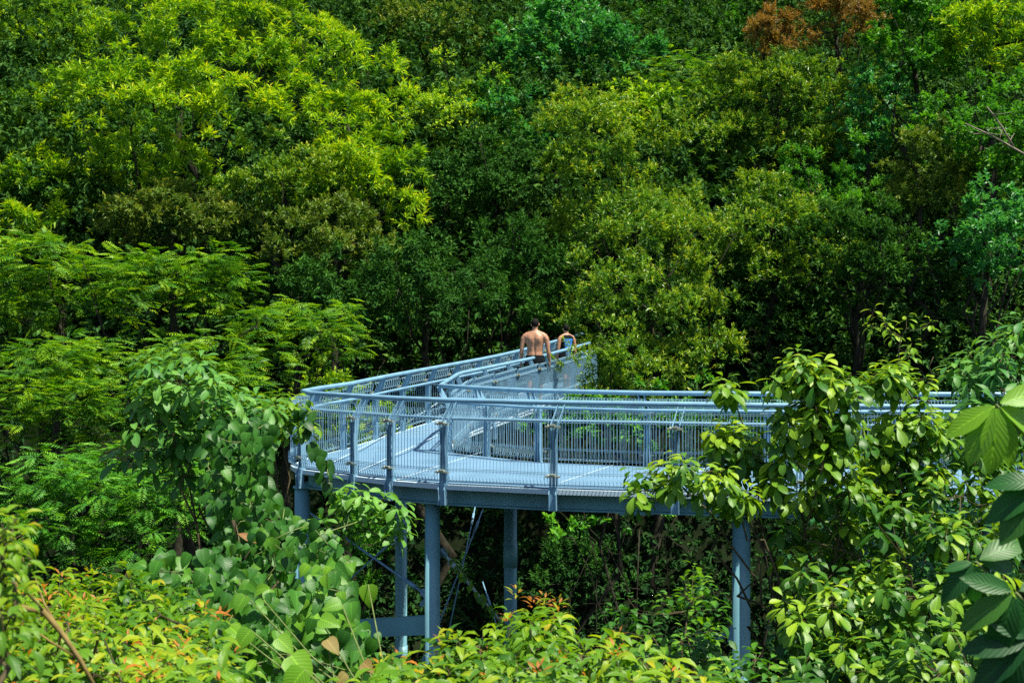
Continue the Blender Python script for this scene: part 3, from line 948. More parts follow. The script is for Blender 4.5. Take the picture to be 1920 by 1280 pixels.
DENS = 2.8
T_ = [
 # name, label, cx,cy,rx,ry, D, leaf, palette, lobes, lobe radius, cover, extras
 ('tree', 'dark yellowish green tree in the top left corner', 70, 90, 150, 140, 52, 'small', 'bright', 22, .30, 3.0, dict(lo=0, tip=.15)),
 ('tree', 'shaggy mid green tree at the left edge below the top left corner', 50, 330, 130, 130, 47, 'small', 'bright', 20, .30, 3.0, dict(tip=.2)),
 ('tree', 'mid yellow-green tree between the left edge and the largest bright crown', 110, 215, 110, 90, 46, 'lance', 'bright', 14, .3, 2.4, dict(tip=.2)),
 ('tree', 'yellow-green slope tree low at the left edge above the feathery leaves', 50, 455, 100, 60, 38, 'lance', 'bright', 12, .32, 2.2, {}),
 ('broad_crown_tree', 'large bright yellow-green tree with drooping leaves, biggest crown at the upper left', 330, 185, 190, 165, 41, 'lance', 'bright', 20, .27, 2.2, dict(lobes=[(215, 95, 60, 0), (190, 190, 62, 1.6), (260, 165, 55, 1.0), (285, 225, 58, 2.2), (360, 165, 52, 1.2), (350, 60, 62, .2), (410, 110, 58, .8), (440, 200, 60, 1.6), (400, 260, 45, 2.0), (250, 300, 60, 1.4), (330, 330, 50, 1.2), (455, 30, 50, -.4), (490, 120, 50, .6), (270, 30, 45, -.5)])),
 ('broad_crown_tree', 'bright yellow-green tree with a hanging right flank beside the dark hollow', 640, 190, 150, 150, 42, 'lance', 'bright', 18, .28, 2.2, dict(lobes=[(560, 60, 55, 0), (620, 110, 52, .6), (690, 130, 50, .4), (560, 190, 50, 1.0), (640, 230, 60, 1.4), (720, 220, 50, .8), (600, 160, 40, .8), (680, 290, 62, 2.2), (750, 330, 48, 1.6), (640, 350, 52, 2.2), (720, 400, 52, 2.4), (775, 400, 30, 1.8)])),
 ('broad_crown_tree', 'glossy yellow-green tree whose rounded top spills toward the middle of the hillside', 520, 80, 120, 110, 48, 'lance', 'bright', 12, .32, 2., {}),
 ('broad_crown_tree', 'lower bright green lobe tree just left of the shaded ravine', 690, 330, 80, 80, 40, 'lance', 'bright', 8, .34, 1.6, {}),
 ('tree', 'bright green slope tree with orange young shoots below the big yellow-green crown', 180, 370, 150, 105, 42, 'lance', 'bright', 16, .32, 3., {}),
 ('tree', 'pointed olive-tipped tree in the dark gap under the bright crowns', 530, 360, 95, 85, 38, 'small', 'olive', 14, .34, 3., {}),
 ('tree', 'brownish olive tree above the feathery-leaved trees', 320, 430, 150, 75, 38, 'small', 'brown', 16, .32, 2.6, {}),
 ('tree', 'dull olive tree left of the dark middle of the hillside', 620, 460, 120, 80, 36, 'small', 'brown', 15, .32, 2.6, {}),
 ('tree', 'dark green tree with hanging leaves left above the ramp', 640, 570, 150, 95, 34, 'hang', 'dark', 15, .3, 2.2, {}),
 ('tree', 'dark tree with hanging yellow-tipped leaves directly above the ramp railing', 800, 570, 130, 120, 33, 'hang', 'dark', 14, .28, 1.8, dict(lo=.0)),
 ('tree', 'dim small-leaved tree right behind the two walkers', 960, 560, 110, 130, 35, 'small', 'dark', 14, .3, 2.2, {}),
 ('vine_covered_tree', 'tree draped in small bright vine leaves beside the dark ravine', 870, 230, 100, 110, 45, 'vine', 'bright', 18, .28, 2.6, dict(up=.0)),
 ('vine_covered_tree', 'dark vine-hung trunk in the ravine at the centre', 810, 400, 80, 110, 40, 'vine', 'dark', 12, .26, 1.8, dict(up=-.2)),
 ('vine_covered_tree', 'green vine curtain between the ravine and the tall olive tree', 930, 370, 75, 120, 40, 'vine', 'dark', 12, .3, 2.4, dict(up=-.1)),
 ('tree', 'tan olive tree at the top edge right of the bright crowns', 800, 90, 130, 90, 52, 'broad', 'brown', 17, .28, 2.6, dict(sc=.8)),
 ('broadleaf_tree', 'blue-green tree with large rounded leaves at the top middle', 1090, 90, 150, 90, 48, 'broad', 'blue', 15, .34, 3.0, dict(sc=1.15)),
 ('broadleaf_tree', 'blue-green broad-leaved tree just below the top middle one', 970, 225, 90, 80, 45, 'broad', 'blue', 10, .36, 3.0, dict(sc=1.1)),
 ('tree', 'small yellow-green pointed tree at the shoulder of the tall olive tree', 1150, 215, 100, 60, 43, 'broad', 'bright', 10, .34, 2.8, dict(sc=.9)),
 ('tall_tree', 'tall olive tree with orange flecks, its upper crown in the middle of the hillside', 1150, 350, 170, 150, 38, 'small', 'olive', 26, .27, 3.0, {}),
 ('tall_tree', 'sunlit olive tree hanging down to the walkway railing right of the walkers', 1220, 560, 160, 185, 33, 'small', 'olive', 30, .25, 3.0, dict(sc=.95)),
 ('tree', 'feathery flat-topped bright tree left of the red-leaved trees', 1290, 170, 130, 65, 46, 'frond', 'feather', 12, .34, 1.6, dict(sc=.8)),
 ('tree', 'deep green tree at the top edge left of the red-leaved trees', 1290, 50, 110, 70, 56, 'broad', 'mid', 14, .3, 2.4, dict(sc=.9)),
 ('tree', 'wide olive-yellow tree below the red-leaved trees', 1480, 220, 180, 130, 43, 'small', 'olive', 28, .26, 3.0, {}),
 ('red_leaved_tree', 'small rust-red tree nearer the middle of the top edge', 1435, 78, 50, 62, 43, 'small', 'red', 11, .34, 3., dict(lo=.22)),
 ('red_leaved_tree', 'wider rust-orange tree touching the top edge at the right', 1570, 50, 84, 60, 44, 'small', 'red', 15, .32, 3., dict(lo=.22)),
 ('broadleaf_tree', 'green tree with rounded glossy leaves right of the red-leaved trees', 1720, 100, 100, 110, 41, 'broad', 'mid', 16, .32, 3., {}),
 ('tree', 'bright yellow-green tree in the top right corner', 1870, 70, 110, 110, 40, 'lance', 'bright', 15, .32, 3., {}),
 ('tree', 'green tree at the right edge with pale bare branches in front', 1850, 260, 120, 110, 38, 'broad', 'mid', 16, .3, 2.6, dict(sc=.85)),
 ('vine_covered_tree', 'narrow blue-green creeper column right of the wide olive tree', 1630, 260, 55, 130, 41, 'broad', 'blue', 12, .4, 2.4, dict(up=-.1, sc=.8)),
 ('tree', 'orange-tipped dark tree half shaded at the right', 1730, 330, 90, 110, 38, 'small', 'brown', 14, .3, 2.5, {}),
 ('tree', 'shaded dark olive tree right of the tall olive tree', 1450, 440, 130, 120, 38, 'small', 'olive', 18, .27, 2.0, {}),
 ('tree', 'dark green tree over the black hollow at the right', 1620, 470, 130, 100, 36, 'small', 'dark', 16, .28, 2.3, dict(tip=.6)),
 ('tree', 'deep shade tree under the wide olive tree at the right', 1540, 370, 110, 90, 40, 'small', 'mid', 14, .28, 2.0, {}),
 ('broadleaf_tree', 'pale green broad-leaved tree at the right edge above the glossy shrubs', 1860, 460, 100, 110, 28, 'broad', 'blue', 14, .3, 2.6, dict(sc=.72)),
 ('feathery_tree', 'feathery-leaved tree at the left edge under the slope trees', 110, 560, 150, 90, 27, 'frond', 'feather', 16, .32, 2.6, dict(sc=.8)),
 ('feathery_tree', 'feathery-leaved tree with a lit flat top at the middle left', 320, 545, 180, 80, 26, 'frond', 'feather', 18, .30, 2.6, dict(sc=.8)),
 ('feathery_tree', 'lower feathery-leaved tree at the left edge', 70, 770, 160, 130, 22, 'frond', 'feather', 16, .30, 2.6, dict(sc=.66)),
 ('feathery_tree', 'feathery-leaved tree with yellow fronds behind the bend of the walkway', 560, 660, 120, 90, 27, 'frond', 'feather', 14, .32, 2.6, dict(sc=.8)),
 ('feathery_tree', 'broad feathery-leaved tree behind the vine-clad shrub', 330, 740, 190, 120, 23, 'frond', 'feather', 20, .28, 2.6, dict(sc=.7)),
 ('feathery_tree', 'shaded feathery-leaved tree above the orange-tipped shrub', 180, 950, 220, 130, 20, 'frond', 'mid', 20, .28, 2.8, dict(sc=.62)),
 ('tree', 'bright small-leaved tree seen through the mesh of the walkway bend', 640, 800, 110, 100, 29, 'small', 'bright', 12, .34, 2.2, dict(sc=.8)),
 ('tree', 'broad-leaved tree seen through the wire panels right of the hairpin', 1130, 800, 130, 80, 25, 'broad', 'mid', 12, .3, 1.6, dict(sc=.75, thin=.3)),
 ('tree', 'dim small tree seen through the wire panels farther right', 1420, 800, 170, 80, 27, 'small', 'mid', 14, .3, 1.6, dict(sc=.8, thin=.3)),
 ('tree', 'olive tree brushing the ramp railing right beside the child', 1152, 690, 68, 92, 27.4, 'small', 'olive', 18, .32, 3.2, dict(sc=.8, thin=.5)),
 ('sapling', 'small tree with flat lit leaf sprays just under the walkway girder', 1200, 990, 170, 50, 24.5, 'broad', 'mid', 8, .26, .45, dict(thin=.2, sc=.75)),
 ('sapling', 'sapling coloured dark as if in shade between the walkway columns at the centre', 1070, 1090, 120, 80, 30, 'small', 'dark', 9, .3, .8, dict(thin=.2, sc=.8)),  # dark palette stands in for the shade below the deck
 ('sapling', 'green sapling behind the tie beam', 680, 1060, 90, 110, 26, 'small', 'mid', 12, .34, 1.4, dict(sc=.8)),
]
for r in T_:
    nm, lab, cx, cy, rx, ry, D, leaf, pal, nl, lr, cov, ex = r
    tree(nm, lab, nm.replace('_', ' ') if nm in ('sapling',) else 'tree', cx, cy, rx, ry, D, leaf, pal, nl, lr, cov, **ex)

# the far mass of leaves over the slope, behind every tree one can tell apart
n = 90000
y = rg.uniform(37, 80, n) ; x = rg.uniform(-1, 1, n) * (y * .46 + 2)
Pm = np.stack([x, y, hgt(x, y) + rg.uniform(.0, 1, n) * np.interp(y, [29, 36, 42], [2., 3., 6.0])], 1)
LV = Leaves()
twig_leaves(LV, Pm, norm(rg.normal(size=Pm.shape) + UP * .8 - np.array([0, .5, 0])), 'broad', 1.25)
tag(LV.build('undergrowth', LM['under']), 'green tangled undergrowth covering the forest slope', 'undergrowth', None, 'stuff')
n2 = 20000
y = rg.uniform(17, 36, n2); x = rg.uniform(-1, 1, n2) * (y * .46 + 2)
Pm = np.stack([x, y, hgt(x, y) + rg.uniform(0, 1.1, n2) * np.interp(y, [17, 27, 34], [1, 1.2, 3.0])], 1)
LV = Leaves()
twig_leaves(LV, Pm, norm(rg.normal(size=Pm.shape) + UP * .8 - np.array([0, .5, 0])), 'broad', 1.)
tag(LV.build('valley_undergrowth', LM['valley']), 'undergrowth coloured dark as if in shade on the valley floor below the walkway', 'undergrowth', None, 'stuff')

# ------------------------------------------------------------------ near shrubs
def inpoly(poly, x, y):
    r = False; j = len(poly) - 1
    for i in range(len(poly)):
        xi, yi = poly[i]; xj, yj = poly[j]
        if (yi > y) != (yj > y) and x < (xj - xi) * (y - yi) / (yj - yi) + xi: r = not r
        j = i
    return r

def sample_poly(poly, n):
    xs = [p[0] for p in poly]; ys = [p[1] for p in poly]; out = []
    while len(out) < n:
        x = rg.uniform(min(xs), max(xs)); y = rg.uniform(min(ys), max(ys))
        if inpoly(poly, x, y): out.append((x, y))
    return out

def whorl(LV, p, k=12, L=.17, wr=.45, axis=UP, droop=.35, tiers=3, rise=.10, tone=.4, prof='obov', curl=.9, fold=.25, tsp=.25):
    """a shoot tip: tiers of leaves radiating from a short upright axis"""
    axis = norm(np.array(axis, float) + rg.normal(0, .14, 3))
    t = np.linspace(0, 1, k)
    a = norm(np.cross(axis, [.3, 1, .1])); b = np.cross(axis, a)
    ph = np.arange(k) * 2.4 + rg.uniform(0, 6.28)
    lat = a * np.cos(ph)[:, None] + b * np.sin(ph)[:, None]
    P = p + axis * (rise * (t - 1))[:, None] + lat * .01
    D = lat * (1.0 - .35 * t)[:, None] + axis * (.05 + .55 * t ** 2)[:, None] - UP * (droop * (1 - .5 * t))[:, None] + rg.normal(0, .12, (k, 3))
    U = axis + lat * .15 + rg.normal(0, .12, (k, 3))
    P = P + norm(D) * L * .18            # petiole
    LV.add(P, D, U, L * rg.uniform(.78, 1.18, k) * (1 - .25 * t), wr, curl * rg.uniform(.5, 1.4, k), fold, PR(prof), tone + tsp * (t - .3) + rg.normal(0, .07, k))

def shrub(name, label, cat, tips, pal, foot, k, L, wr, group=None, tone=(.3, .75), prof='obov', droop=.35, curl=.9, rise=.10, stem=TWIG, sr=.0045, inner=0, fold=.25, tilt=.25, extra=None):
    """tips: list of world points for shoot tips"""
    root = empty(name, (foot[0], foot[1], foot[2]), label, cat, group)
    LV = Leaves(); mb = MB()
    foot = np.array(foot, float)
    cen = np.mean(tips, axis=0)
    # three or four leaders from the foot, tips join the nearest one
    nlead = max(2, min(5, len(tips) // 25 + 2))
    leads = []
    for i in range(nlead):
        tgt = tips[rg.integers(len(tips))] * .7 + cen * .3
        pts = tube_np(mb, foot, tgt, sr * 3.2, sr * 1.4, 6, 8, .05)
        leads += pts[2:]
    leads = np.array(leads)
    for p in tips:
        cand = leads[leads[:, 2] < p[2] + .02] if (leads[:, 2] < p[2] + .02).any() else leads
        q = cand[np.argmin(((cand - p) ** 2).sum(1))]
        mid = (q + p) / 2 + np.array([0, 0, -.06]) + rg.normal(0, .03, 3)
        mb.tube([q, mid, p - UP * .02], [sr, sr * .8, sr * .45], 5)
        ax = UP + norm(p - cen) * tilt
        whorl(LV, p, k + rg.integers(-2, 3), L * rg.uniform(.82, 1.15), wr, ax, droop, 3, rise, rg.uniform(*tone), prof, curl, fold)
        leads = np.concatenate([leads, mid[None]]) if rg.uniform() < .5 else leads
    if extra: extra(LV)
    LV.build('foliage', LM[pal], root)
    mb.build('stem', stem, root)
    return root

def pts_of(lst, D, jit=.25, more=2, px=30):
    out = [at(x, y, D + rg.uniform(-jit, jit)) for x, y in lst]
    for x, y in lst:
        for _ in range(more): out.append(at(x + rg.normal(0, px), y + abs(rg.normal(0, px * .8)) + 4, D + rg.uniform(-jit, jit)))
    return out

def fill(poly, n, D0, D1, ytop, ybot):
    """points inside an outline, nearer toward its foot"""
    out = []
    for x, y in sample_poly(poly, n):
        t = (y - ytop) / (ybot - ytop)
        out.append(at(x, y, D0 + (D1 - D0) * t + rg.uniform(-.2, 1.1)))
    return out

# glossy broad-leaved shrubs on the right
keyA = [(1190, 880), (1240, 858), (1285, 862), (1215, 880), (1330, 880), (1360, 890), (1395, 912), (1365, 925), (1300, 870)]
keyB = [(1358, 707), (1360, 785), (1385, 800), (1340, 812), (1395, 825), (1370, 845), (1420, 850), (1345, 870), (1440, 890)]
keyC = [(1495, 655), (1520, 668), (1550, 690), (1480, 685), (1575, 700), (1535, 735), (1560, 755), (1500, 750), (1600, 780), (1520, 795), (1480, 790), (1550, 820), (1590, 850), (1470, 850), (1610, 900), (1530, 880)]
keyD = [(1672, 680), (1690, 760), (1650, 775), (1730, 775), (1700, 820), (1640, 830), (1760, 800), (1660, 880), (1720, 870), (1690, 930), (1770, 870), (1640, 900)]
polyR1 = [(1460, 930), (1650, 860), (1660, 1280), (1465, 1280)]
polyR2 = [(1640, 780), (1800, 745), (1920, 760), (1920, 1280), (1650, 1280)]
SR = dict(pal='gloss', k=14, L=.17, wr=.45, droop=.5)
shrub('broadleaf_shrub', 'glossy shrub reaching its leaf tufts left across the walkway edge', 'shrub', pts_of(keyA, 10.8), foot=at(1520, 1250, 11), tone=(.3, .95), group='glossy broad-leaved shrubs at the right', **SR)
shrub('broadleaf_shrub', 'slender glossy shrub with one tuft held above the top rail', 'shrub', pts_of(keyB, 11.2, .2, 3, 22), foot=at(1470, 1290, 11.4), tone=(.3, .95), group='glossy broad-leaved shrubs at the right', **SR)
shrub('broadleaf_shrub', 'tall glossy shrub with a domed leafy top in front of the railings', 'shrub', pts_of(keyC, 10.9, .25, 4, 26) + pts_of([(1510, 700), (1540, 780), (1575, 800)], 11.2), foot=at(1560, 1290, 11), tone=(.3, .95), group='glossy broad-leaved shrubs at the right', **SR)
shrub('broadleaf_shrub', 'glossy shrub with an umbrella-like tuft standing alone above the right end of the rail', 'shrub', pts_of(keyD + [(1655, 688), (1690, 690), (1672, 695)], 11.4, .2, 3, 22), foot=at(1700, 1290, 11.5), tone=(.3, .95), group='glossy broad-leaved shrubs at the right', **SR)
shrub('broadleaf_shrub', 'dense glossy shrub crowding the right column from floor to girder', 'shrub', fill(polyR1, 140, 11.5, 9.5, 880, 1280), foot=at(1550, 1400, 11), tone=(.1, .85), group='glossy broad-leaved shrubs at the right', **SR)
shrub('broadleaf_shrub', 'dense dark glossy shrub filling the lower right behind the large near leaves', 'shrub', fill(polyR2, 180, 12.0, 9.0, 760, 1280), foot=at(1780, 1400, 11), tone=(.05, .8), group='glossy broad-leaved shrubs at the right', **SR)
polyR3 = [(1780, 660), (1850, 630), (1925, 560), (1925, 800), (1790, 770)]
shrub('broadleaf_shrub', 'blue-green shrub with long drooping leaves at the right edge above the others', 'shrub', fill(polyR3, 45, 13, 12.5, 560, 800), pal='bluegloss', k=11, L=.21, wr=.34, foot=at(1880, 1200, 13), tone=(.4, .8), droop=.45)
# lit yellow-green sapling against the black hollow
key = [(1637, 577), (1630, 605), (1665, 600), (1700, 590), (1672, 620), (1745, 600), (1710, 640), (1705, 660), (1775, 690)]
shrub('sapling', 'thin yellow-green sapling lit against the black hollow', 'sapling', pts_of(key, 17, .2, 0), 'gloss', at(1740, 800, 17), 8, .15, .42, tone=(.7, .95), droop=.35)
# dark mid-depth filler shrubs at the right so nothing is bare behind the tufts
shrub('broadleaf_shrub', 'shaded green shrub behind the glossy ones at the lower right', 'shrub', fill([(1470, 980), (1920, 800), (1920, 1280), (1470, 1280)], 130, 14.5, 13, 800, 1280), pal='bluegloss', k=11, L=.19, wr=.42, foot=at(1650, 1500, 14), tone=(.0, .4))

# large leaves very near at the right edge
def bigfan(name, label, c, D, angs, L, tone, wr=.42):
    P0 = at(*c, D)
    root = empty(name, tuple(P0 - UP * .9), label, 'plant', 'large near leaves at the right edge')
    LV = Leaves(); mb = MB()
    ps = []; ds = []; us = []; ls = []
    for (ax_, az_, ay_, l_) in angs:
        d = norm(np.array([ax_, ay_, az_]))
        ps.append(P0 + d * .015); ds.append(d); us.append(norm(np.array([-.1, -.75, .65]) + rg.normal(0, .1, 3))); ls.append(l_ * L)
    LV.add(np.array(ps), np.array(ds), np.array(us), np.array(ls) * .88, wr, rg.uniform(.2, .7, len(ps)), .22, PR('ellip'), np.clip(tone + rg.normal(0, .08, len(ps)), 0, 1))
    LV.build('foliage', LM['big'], root)
    mb.tube([P0 - UP * .9 + np.array([.35, .1, 0]), P0 + np.array([.2, .05, -.2]), P0], [.008, .006, .004], 6)
    mb.build('stem', STEM, root)
    return root
FG = [
 ('large bright backlit leaves hanging at the right edge level with the deck', (1868, 758), 4.6, [(-.55, -1, -.1, 1.1), (-.12, -1, -.2, 1.15), (.25, -1, -.1, 1.05), (-.9, -.55, .1, .95), (.7, -.4, 0, 1), (.9, .3, 0, 1), (-.3, -.9, .3, 1), (.5, -.9, .2, 1)], .24, .95),
 ('large dark leaves with a red stalk at the right edge below the deck level', (1960, 905), 4.4, [(-.9, -.5, 0, 1.1), (-.75, -.9, -.1, 1.2), (-.35, -1, -.1, 1.2), (-1, .1, 0, .9), (.3, -1, 0, 1)], .24, .5),
 ('large blue-green drooping leaves left of the dark ones, lower right', (1830, 1052), 4.6, [(-1, -.25, 0, .55), (-.75, -.8, -.1, .95), (-.1, -1, -.1, .8), (.2, -1, 0, .5), (.9, .4, .1, 1.1), (1, -.1, .1, .9)], .22, .5),
 ('large dark leaf fan near the lower right corner', (1905, 1110), 4.2, [(-1, -.6, 0, 1.0), (-.4, -1, -.1, 1.1), (.3, -1, 0, 1), (-.9, .3, 0, .8), (.6, .2, .1, 1)], .24, .45),
 ('large leaf fan cut by the right edge near the lower right corner', (1935, 1200), 4.2, [(-1, -.7, 0, 1.1), (-.6, -1, -.1, 1.1), (-1, -.1, 0, 1.0), (-.8, .5, 0, .8)], .25, .3),
]
for lab, c, D, angs, L, tone in FG:
    bigfan('large_leaf_plant', lab, c, D, angs, L, tone)

# blue-green shrub and heart-leaved vine at the left of the bend
keyP = [(340, 655), (325, 668), (375, 672), (300, 700), (400, 700), (350, 715), (270, 735), (320, 745), (380, 740), (250, 790), (300, 790), (350, 790), (410, 760), (440, 720), (280, 830), (330, 830), (390, 800), (460, 765), (480, 745), (430, 800)]
shrub('broadleaf_shrub', 'blue-green shrub with whorled leaves standing left of the walkway bend', 'shrub', pts_of(keyP, 11.5, .4) + fill([(270, 700), (470, 740), (480, 900), (400, 960), (300, 850)], 24, 12, 11.5, 700, 960), pal='bluegloss', k=12, L=.20, wr=.36, foot=at(430, 1250, 11.5), tone=(.6, 1.), droop=.3)
keyP2 = [(520, 738), (545, 745), (500, 752), (558, 765), (530, 775), (480, 790)]
shrub('broadleaf_shrub', 'leafy green shoot touching the left end of the walkway rail', 'shrub', pts_of(keyP2, 12.5), pal='gloss', k=10, L=.17, wr=.40, foot=at(470, 1200, 12), tone=(.4, .8))
keyP3 = [(650, 905), (680, 920), (700, 925), (735, 935), (665, 935), (745, 965), (770, 975), (640, 955), (710, 960), (620, 985), (690, 985), (600, 975)]
shrub('broadleaf_shrub', 'green shrub spray lying in front of the girder near the left columns', 'shrub', pts_of(keyP3, 13, .2, 1), pal='bluegloss', k=9, L=.19, wr=.42, foot=at(560, 1250, 12.6), tone=(.75, 1.), droop=.4)

def vine(name, label, poly, n, D, L, pal, tone, hang=.8, wr=.72, prof='heart', lines=10, group=None, spread=.7):
    c = np.mean(np.array(poly), axis=0)
    pts = sample_poly(poly, n)
    P = np.array([at(x, y, D + rg.uniform(-spread, spread)) for x, y in pts])
    lo = P[P[:, 2].argmin()]
    root = empty(name, tuple(lo), label, 'vine', group)
    LV = Leaves(); m = len(P)
    Dd = norm(np.stack([rg.normal(0, .55, m), rg.normal(-.45, .3, m), -hang + rg.normal(0, .35, m)], 1))
    U = norm(np.stack([rg.normal(.1, .35, m), rg.normal(-.7, .25, m), rg.uniform(.3, 1., m)], 1))
    LV.add(P, Dd, U, L * rg.uniform(.55, 1.25, m), wr, rg.uniform(.2, 1.0, m), .28, PR(prof), rg.uniform(*tone, m))
    LV.build('foliage', LM[pal], root)
    mb = MB()
    used = [P[P[:, 2].argmin()]]
    for a_ in P[rg.permutation(m)[:lines * 2]]:
        u_ = np.array(used); q = u_[np.argmin(((u_ - a_) ** 2).sum(1))]
        m1 = (a_ + q) / 2 + rg.normal(0, .02, 3)
        mb.tube([q, m1, a_], .004, 5)
        used += [m1, a_]
    mb.build('stem', STEM, root)
    return root
VG = None
vine('climbing_vine', 'heart-leaved vine climbing in the shade left of the walkway column', [(385, 800), (480, 760), (520, 800), (500, 900), (560, 980), (560, 1060), (440, 1040), (380, 960)], 450, 11.0, .115, 'heart', (.05, .6), 1., lines=16)
vine('climbing_vine', 'dark hanging strand of vine leaves in front of the left end of the railing', [(555, 745), (585, 750), (590, 800), (620, 870), (640, 930), (622, 940), (596, 880), (566, 830)], 32, 12.3, .13, 'heart', (.0, .25), 1.1, lines=8, spread=.1)
vine('climbing_vine', 'vine with broad leaves sprawling below the dry red leaf', [(440, 1000), (600, 950), (660, 1050), (660, 1200), (560, 1240), (400, 1160), (330, 1060)], 460, 10.2, .115, 'heart', (.05, .7), .7, lines=18)
vine('climbing_vine', 'bright heart-leaved vine covering the bank between the shrubs', [(240, 1040), (420, 1020), (560, 1150), (700, 1180), (780, 1290), (360, 1290), (330, 1150)], 420, 8.8, .11, 'heart', (.1, .7), .55, lines=18)
vine('climbing_vine', 'mound of broad green leaves at the foot of the left columns', [(560, 1040), (640, 1060), (670, 1150), (700, 1200), (640, 1250), (540, 1200)], 150, 9.4, .15, 'heart', (.2, .8), .6)
def bigleaves(label, lst, pal='heart', cat='plant', group=None, prof='heart', name='large_leaf_plant', wr=.78, tone=.8):
    P = np.array([at(x, y, D) for x, y, D, *_ in lst])
    root = empty(name, tuple(P[P[:, 2].argmin()] - UP * .3), label, cat, group)
    LV = Leaves()
    Dd = np.array([[q[3], q[5], q[4]] for q in lst], float)
    U = np.array([[q[7] if len(q) > 7 else 0, -.8, .75] for q in lst], float)
    LV.add(P, Dd, norm(U), np.array([q[6] for q in lst]), wr, .5, .2, PR(prof), np.clip(tone + rg.normal(0, .1, len(P)), 0, 1))
    LV.build('foliage', LM[pal], root)
    mb = MB()
    lowp = P[P[:, 2].argmin()] + np.array([0, .1, -.4])
    for p in P: mb.tube([p, p * .6 + lowp * .4 + np.array([0, .08, -.1]), lowp], [.004, .005, .006], 5)
    mb.build('stem', STEM, root)
bigleaves('large pale green leaves catching the sun at the bottom left of the middle', [
 (545, 1228, 6.4, .5, -.5, -.3, .19), (470, 1180, 7, -.4, -.5, -.3, .14), (520, 1195, 7, .6, -.4, -.3, .13), (430, 1175, 7.2, .5, -.2, -.4, .13), (690, 1095, 8.4, .1, -1, -.2, .16),
 (600, 1160, 7.6, .8, -.1, -.4, .14), (480, 1108, 8, .5, .3, -.4, .12), (570, 1255, 6.3, -.5, -.6, -.3, .18), (700, 1262, 6.6, .8, .1, -.5, .17), (745, 1240, 7, .7, -.4, -.4, .13), (460, 1115, 8, -.3, -.5, -.4, .13), (640, 1130, 8, -.7, -.1, -.4, .13)])
bigleaves('pair of dry reddish leaves with brown spots beside the vine mound', [(612, 1198, 7.2, .6, -.4, -.5, .12, .3), (680, 1242, 6.8, .6, -.3, -.4, .10, -.2), (650, 1262, 6.8, -.5, -.4, -.4, .08)], 'dry', tone=.7, name='dry_leaves', cat='dry leaves')
bigleaves('curled red-brown dead leaf caught on a stick left of the columns', [(446, 1000, 10.2, 1, -.25, -.2, .20, .2)], 'dry', 'dry leaf', prof='lance', name='dry_leaf', wr=.38, tone=.2)

# the orange-tipped shrubs along the bottom
def tipshrub(label, poly, n, D0, D1, ytop, ybot, foot, L=.12, tone=(.05, .75), shoots=.12, shootpts=()):
    L *= 1.3; tips = fill(poly, int(n * .8), D0, D1, ytop, ybot)
    def ex(LV):
        for p in list(tips):
            if rg.uniform() < shoots:
                whorl(LV, p + UP * .05, 9, L * .42, .28, UP, -.5, 3, .05, rg.uniform(.93, 1.1), 'lance', .6, tsp=.1)
        for (x, y, D) in shootpts:
            for q in range(1): whorl(LV, at(x, y - q * 12, D), 10, L * .45, .28, UP, -.5, 3, .07, .98, 'lance', .6, tsp=.0)
    return shrub('orange_tipped_shrub', label, 'shrub', tips, 'young', foot, 13, L, .36, 'orange-tipped shrubs along the bottom', tone, 'lance', .25, 1.3, .16, TWIG, .004, tilt=.2, fold=.5, extra=ex)
tipshrub('dense orange-tipped shrub with arching leaves across the lower left', [(90, 1062), (200, 1052), (330, 1085), (400, 1140), (470, 1290), (90, 1290)], 190, 8.0, 5.6, 1050, 1290, at(260, 1600, 6.8), L=.12)
tipshrub('yellow and orange shrub in the bottom left corner', [(0, 1090), (100, 1060), (250, 1180), (420, 1230), (440, 1290), (0, 1290)], 150, 6.6, 4.8, 1060, 1290, at(120, 1650, 5.5), L=.10, tone=(.3, .82), shoots=.15)
tipshrub('blurred yellow-leaved shrub at the left edge, nearest the camera', [(-20, 940), (40, 950), (55, 1010), (30, 1110), (-20, 1200)], 30, 3.6, 3.4, 940, 1290, at(-60, 1500, 3.5), L=.06, tone=(.35, .7), shoots=.0)
tipshrub('orange-tipped shrub rising to a point in front of the centre column', [(930, 1190), (985, 1105), (1040, 1115), (1075, 1190), (1180, 1200), (1290, 1230), (1370, 1290), (900, 1290)], 105, 8.0, 6.2, 1100, 1290, at(1080, 1650, 7), L=.125, shootpts=[(968, 1105, 8), (1020, 1118, 8), (1048, 1125, 8)], tone=(.05, .72))
tipshrub('orange-shooted shrub left of the centre column at the bottom', [(800, 1230), (850, 1180), (900, 1165), (950, 1200), (950, 1290), (790, 1290)], 42, 7.6, 6.4, 1160, 1290, at(860, 1650, 7), L=.13, shootpts=[(823, 1215, 7.2), (835, 1190, 7.3), (815, 1240, 7)])
tipshrub('small orange-tipped shrub between the vine mound and the columns', [(700, 1245), (800, 1230), (830, 1290), (640, 1290)], 30, 6.8, 6.0, 1230, 1290, at(740, 1650, 6.5), L=.12, tone=(.2, .85))
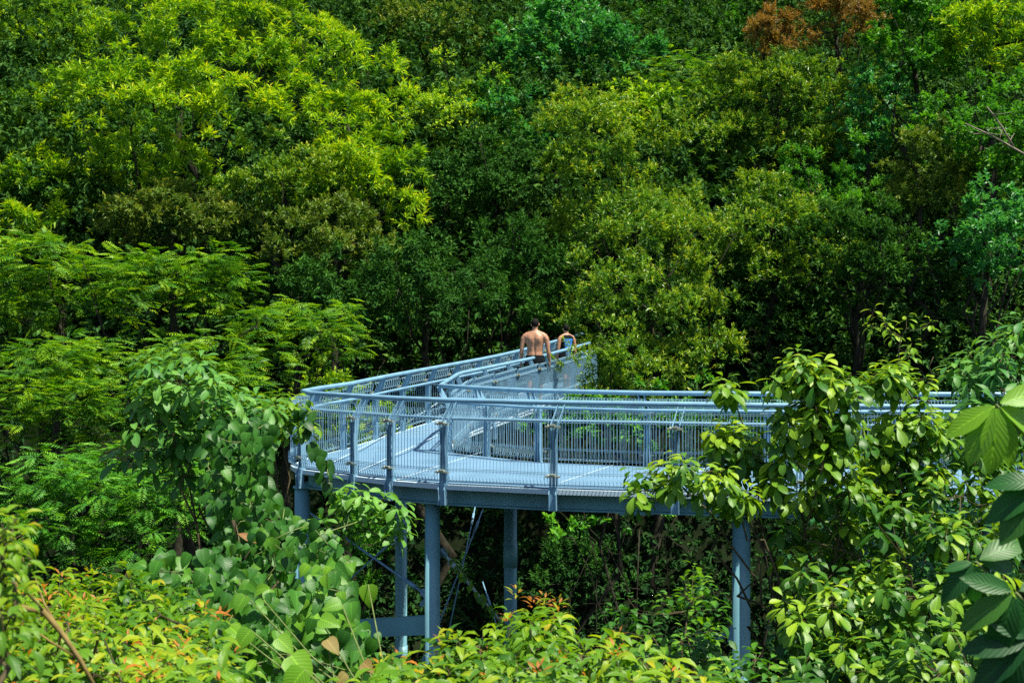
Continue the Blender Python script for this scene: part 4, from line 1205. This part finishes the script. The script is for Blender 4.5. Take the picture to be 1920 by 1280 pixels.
# round-leaved bush right of the centre
shrub('round_leaved_bush', 'low green bush hiding the foot of the right column', 'shrub', fill([(1350, 1225), (1440, 1215), (1460, 1290), (1340, 1290)], 16, 9.5, 9, 1215, 1290), pal='heart', k=9, L=.13, wr=.5, foot=at(1400, 1600, 9.5), tone=(.2, .75), prof='ellip', droop=.2, rise=.15)
polyM = [(1130, 1130), (1230, 1100), (1290, 1050), (1340, 1045), (1350, 1120), (1350, 1290), (1180, 1290), (1150, 1180)]
shrub('round_leaved_bush', 'green round-leaved bush left of the right column', 'shrub', fill(polyM, 60, 13.5, 10.5, 1040, 1290), pal='heart', k=9, L=.14, wr=.55, foot=at(1300, 1500, 12), tone=(.2, .75), prof='ellip', droop=.2, rise=.18)
# vine twined on the brace rod
vine('climbing_vine', 'thin vine twined round the slanting brace rod between the columns', [(828, 1028), (845, 1040), (950, 1165), (948, 1182), (900, 1130), (835, 1050)], 60, 17.9, .085, 'heart', (.5, 1.), .8, lines=14, spread=.08)

# bare branches
def branch(label, pts, r, mat=BARK, name='bare_branch'):
    P = [at(*p) for p in pts]
    o = MB(); o.tube(P, [r * (1 - .55 * i / (len(P) - 1)) for i in range(len(P))], 7)
    for p in P[1:-1]:
        for _ in range(2):
            q = p + norm(rg.normal(size=3)) * r * 16
            o.tube([p, (p + q) / 2 + rg.normal(0, r, 3), q], [r * .4, r * .3, r * .12], 5)
    return tag(o.build(name, mat), label, 'branch')
PALE = solid('pale_bark', (.20, .17, .12), .85, 0, 14, .25)
BAMB = solid('yellow_brown_bark', (.19, .14, .05), .85, 0, 25, .3, spec=.1)
branch('yellow-brown bent branch arching over the shrub in the bottom left corner', [(-10, 1140, 4.4), (30, 1137, 4.4), (82, 1146, 4.4), (115, 1185, 4.4), (150, 1235, 4.4), (185, 1300, 4.4)], .014, BAMB)
branch('pale thin branch slanting through the trees at the upper right edge', [(1925, 292, 33), (1890, 272, 33), (1850, 250, 33), (1810, 232, 33)], .035, PALE)
branch('second pale branch crossing the first at the upper right edge', [(1900, 275, 33), (1880, 240, 33), (1862, 215, 33), (1850, 200, 33)], .03, PALE)
branch('brown broken stick standing in the vine left of the columns', [(437, 975, 10.3), (447, 1010, 10.3), (452, 1070, 10.3), (452, 1130, 10.3)], .016, TWIG)
branch('yellow-green stem reaching right from the vine to the leafy spray', [(590, 1005, 12), (620, 995, 12.2), (650, 985, 12.5), (680, 975, 12.8), (690, 955, 13)], .008, STEM)
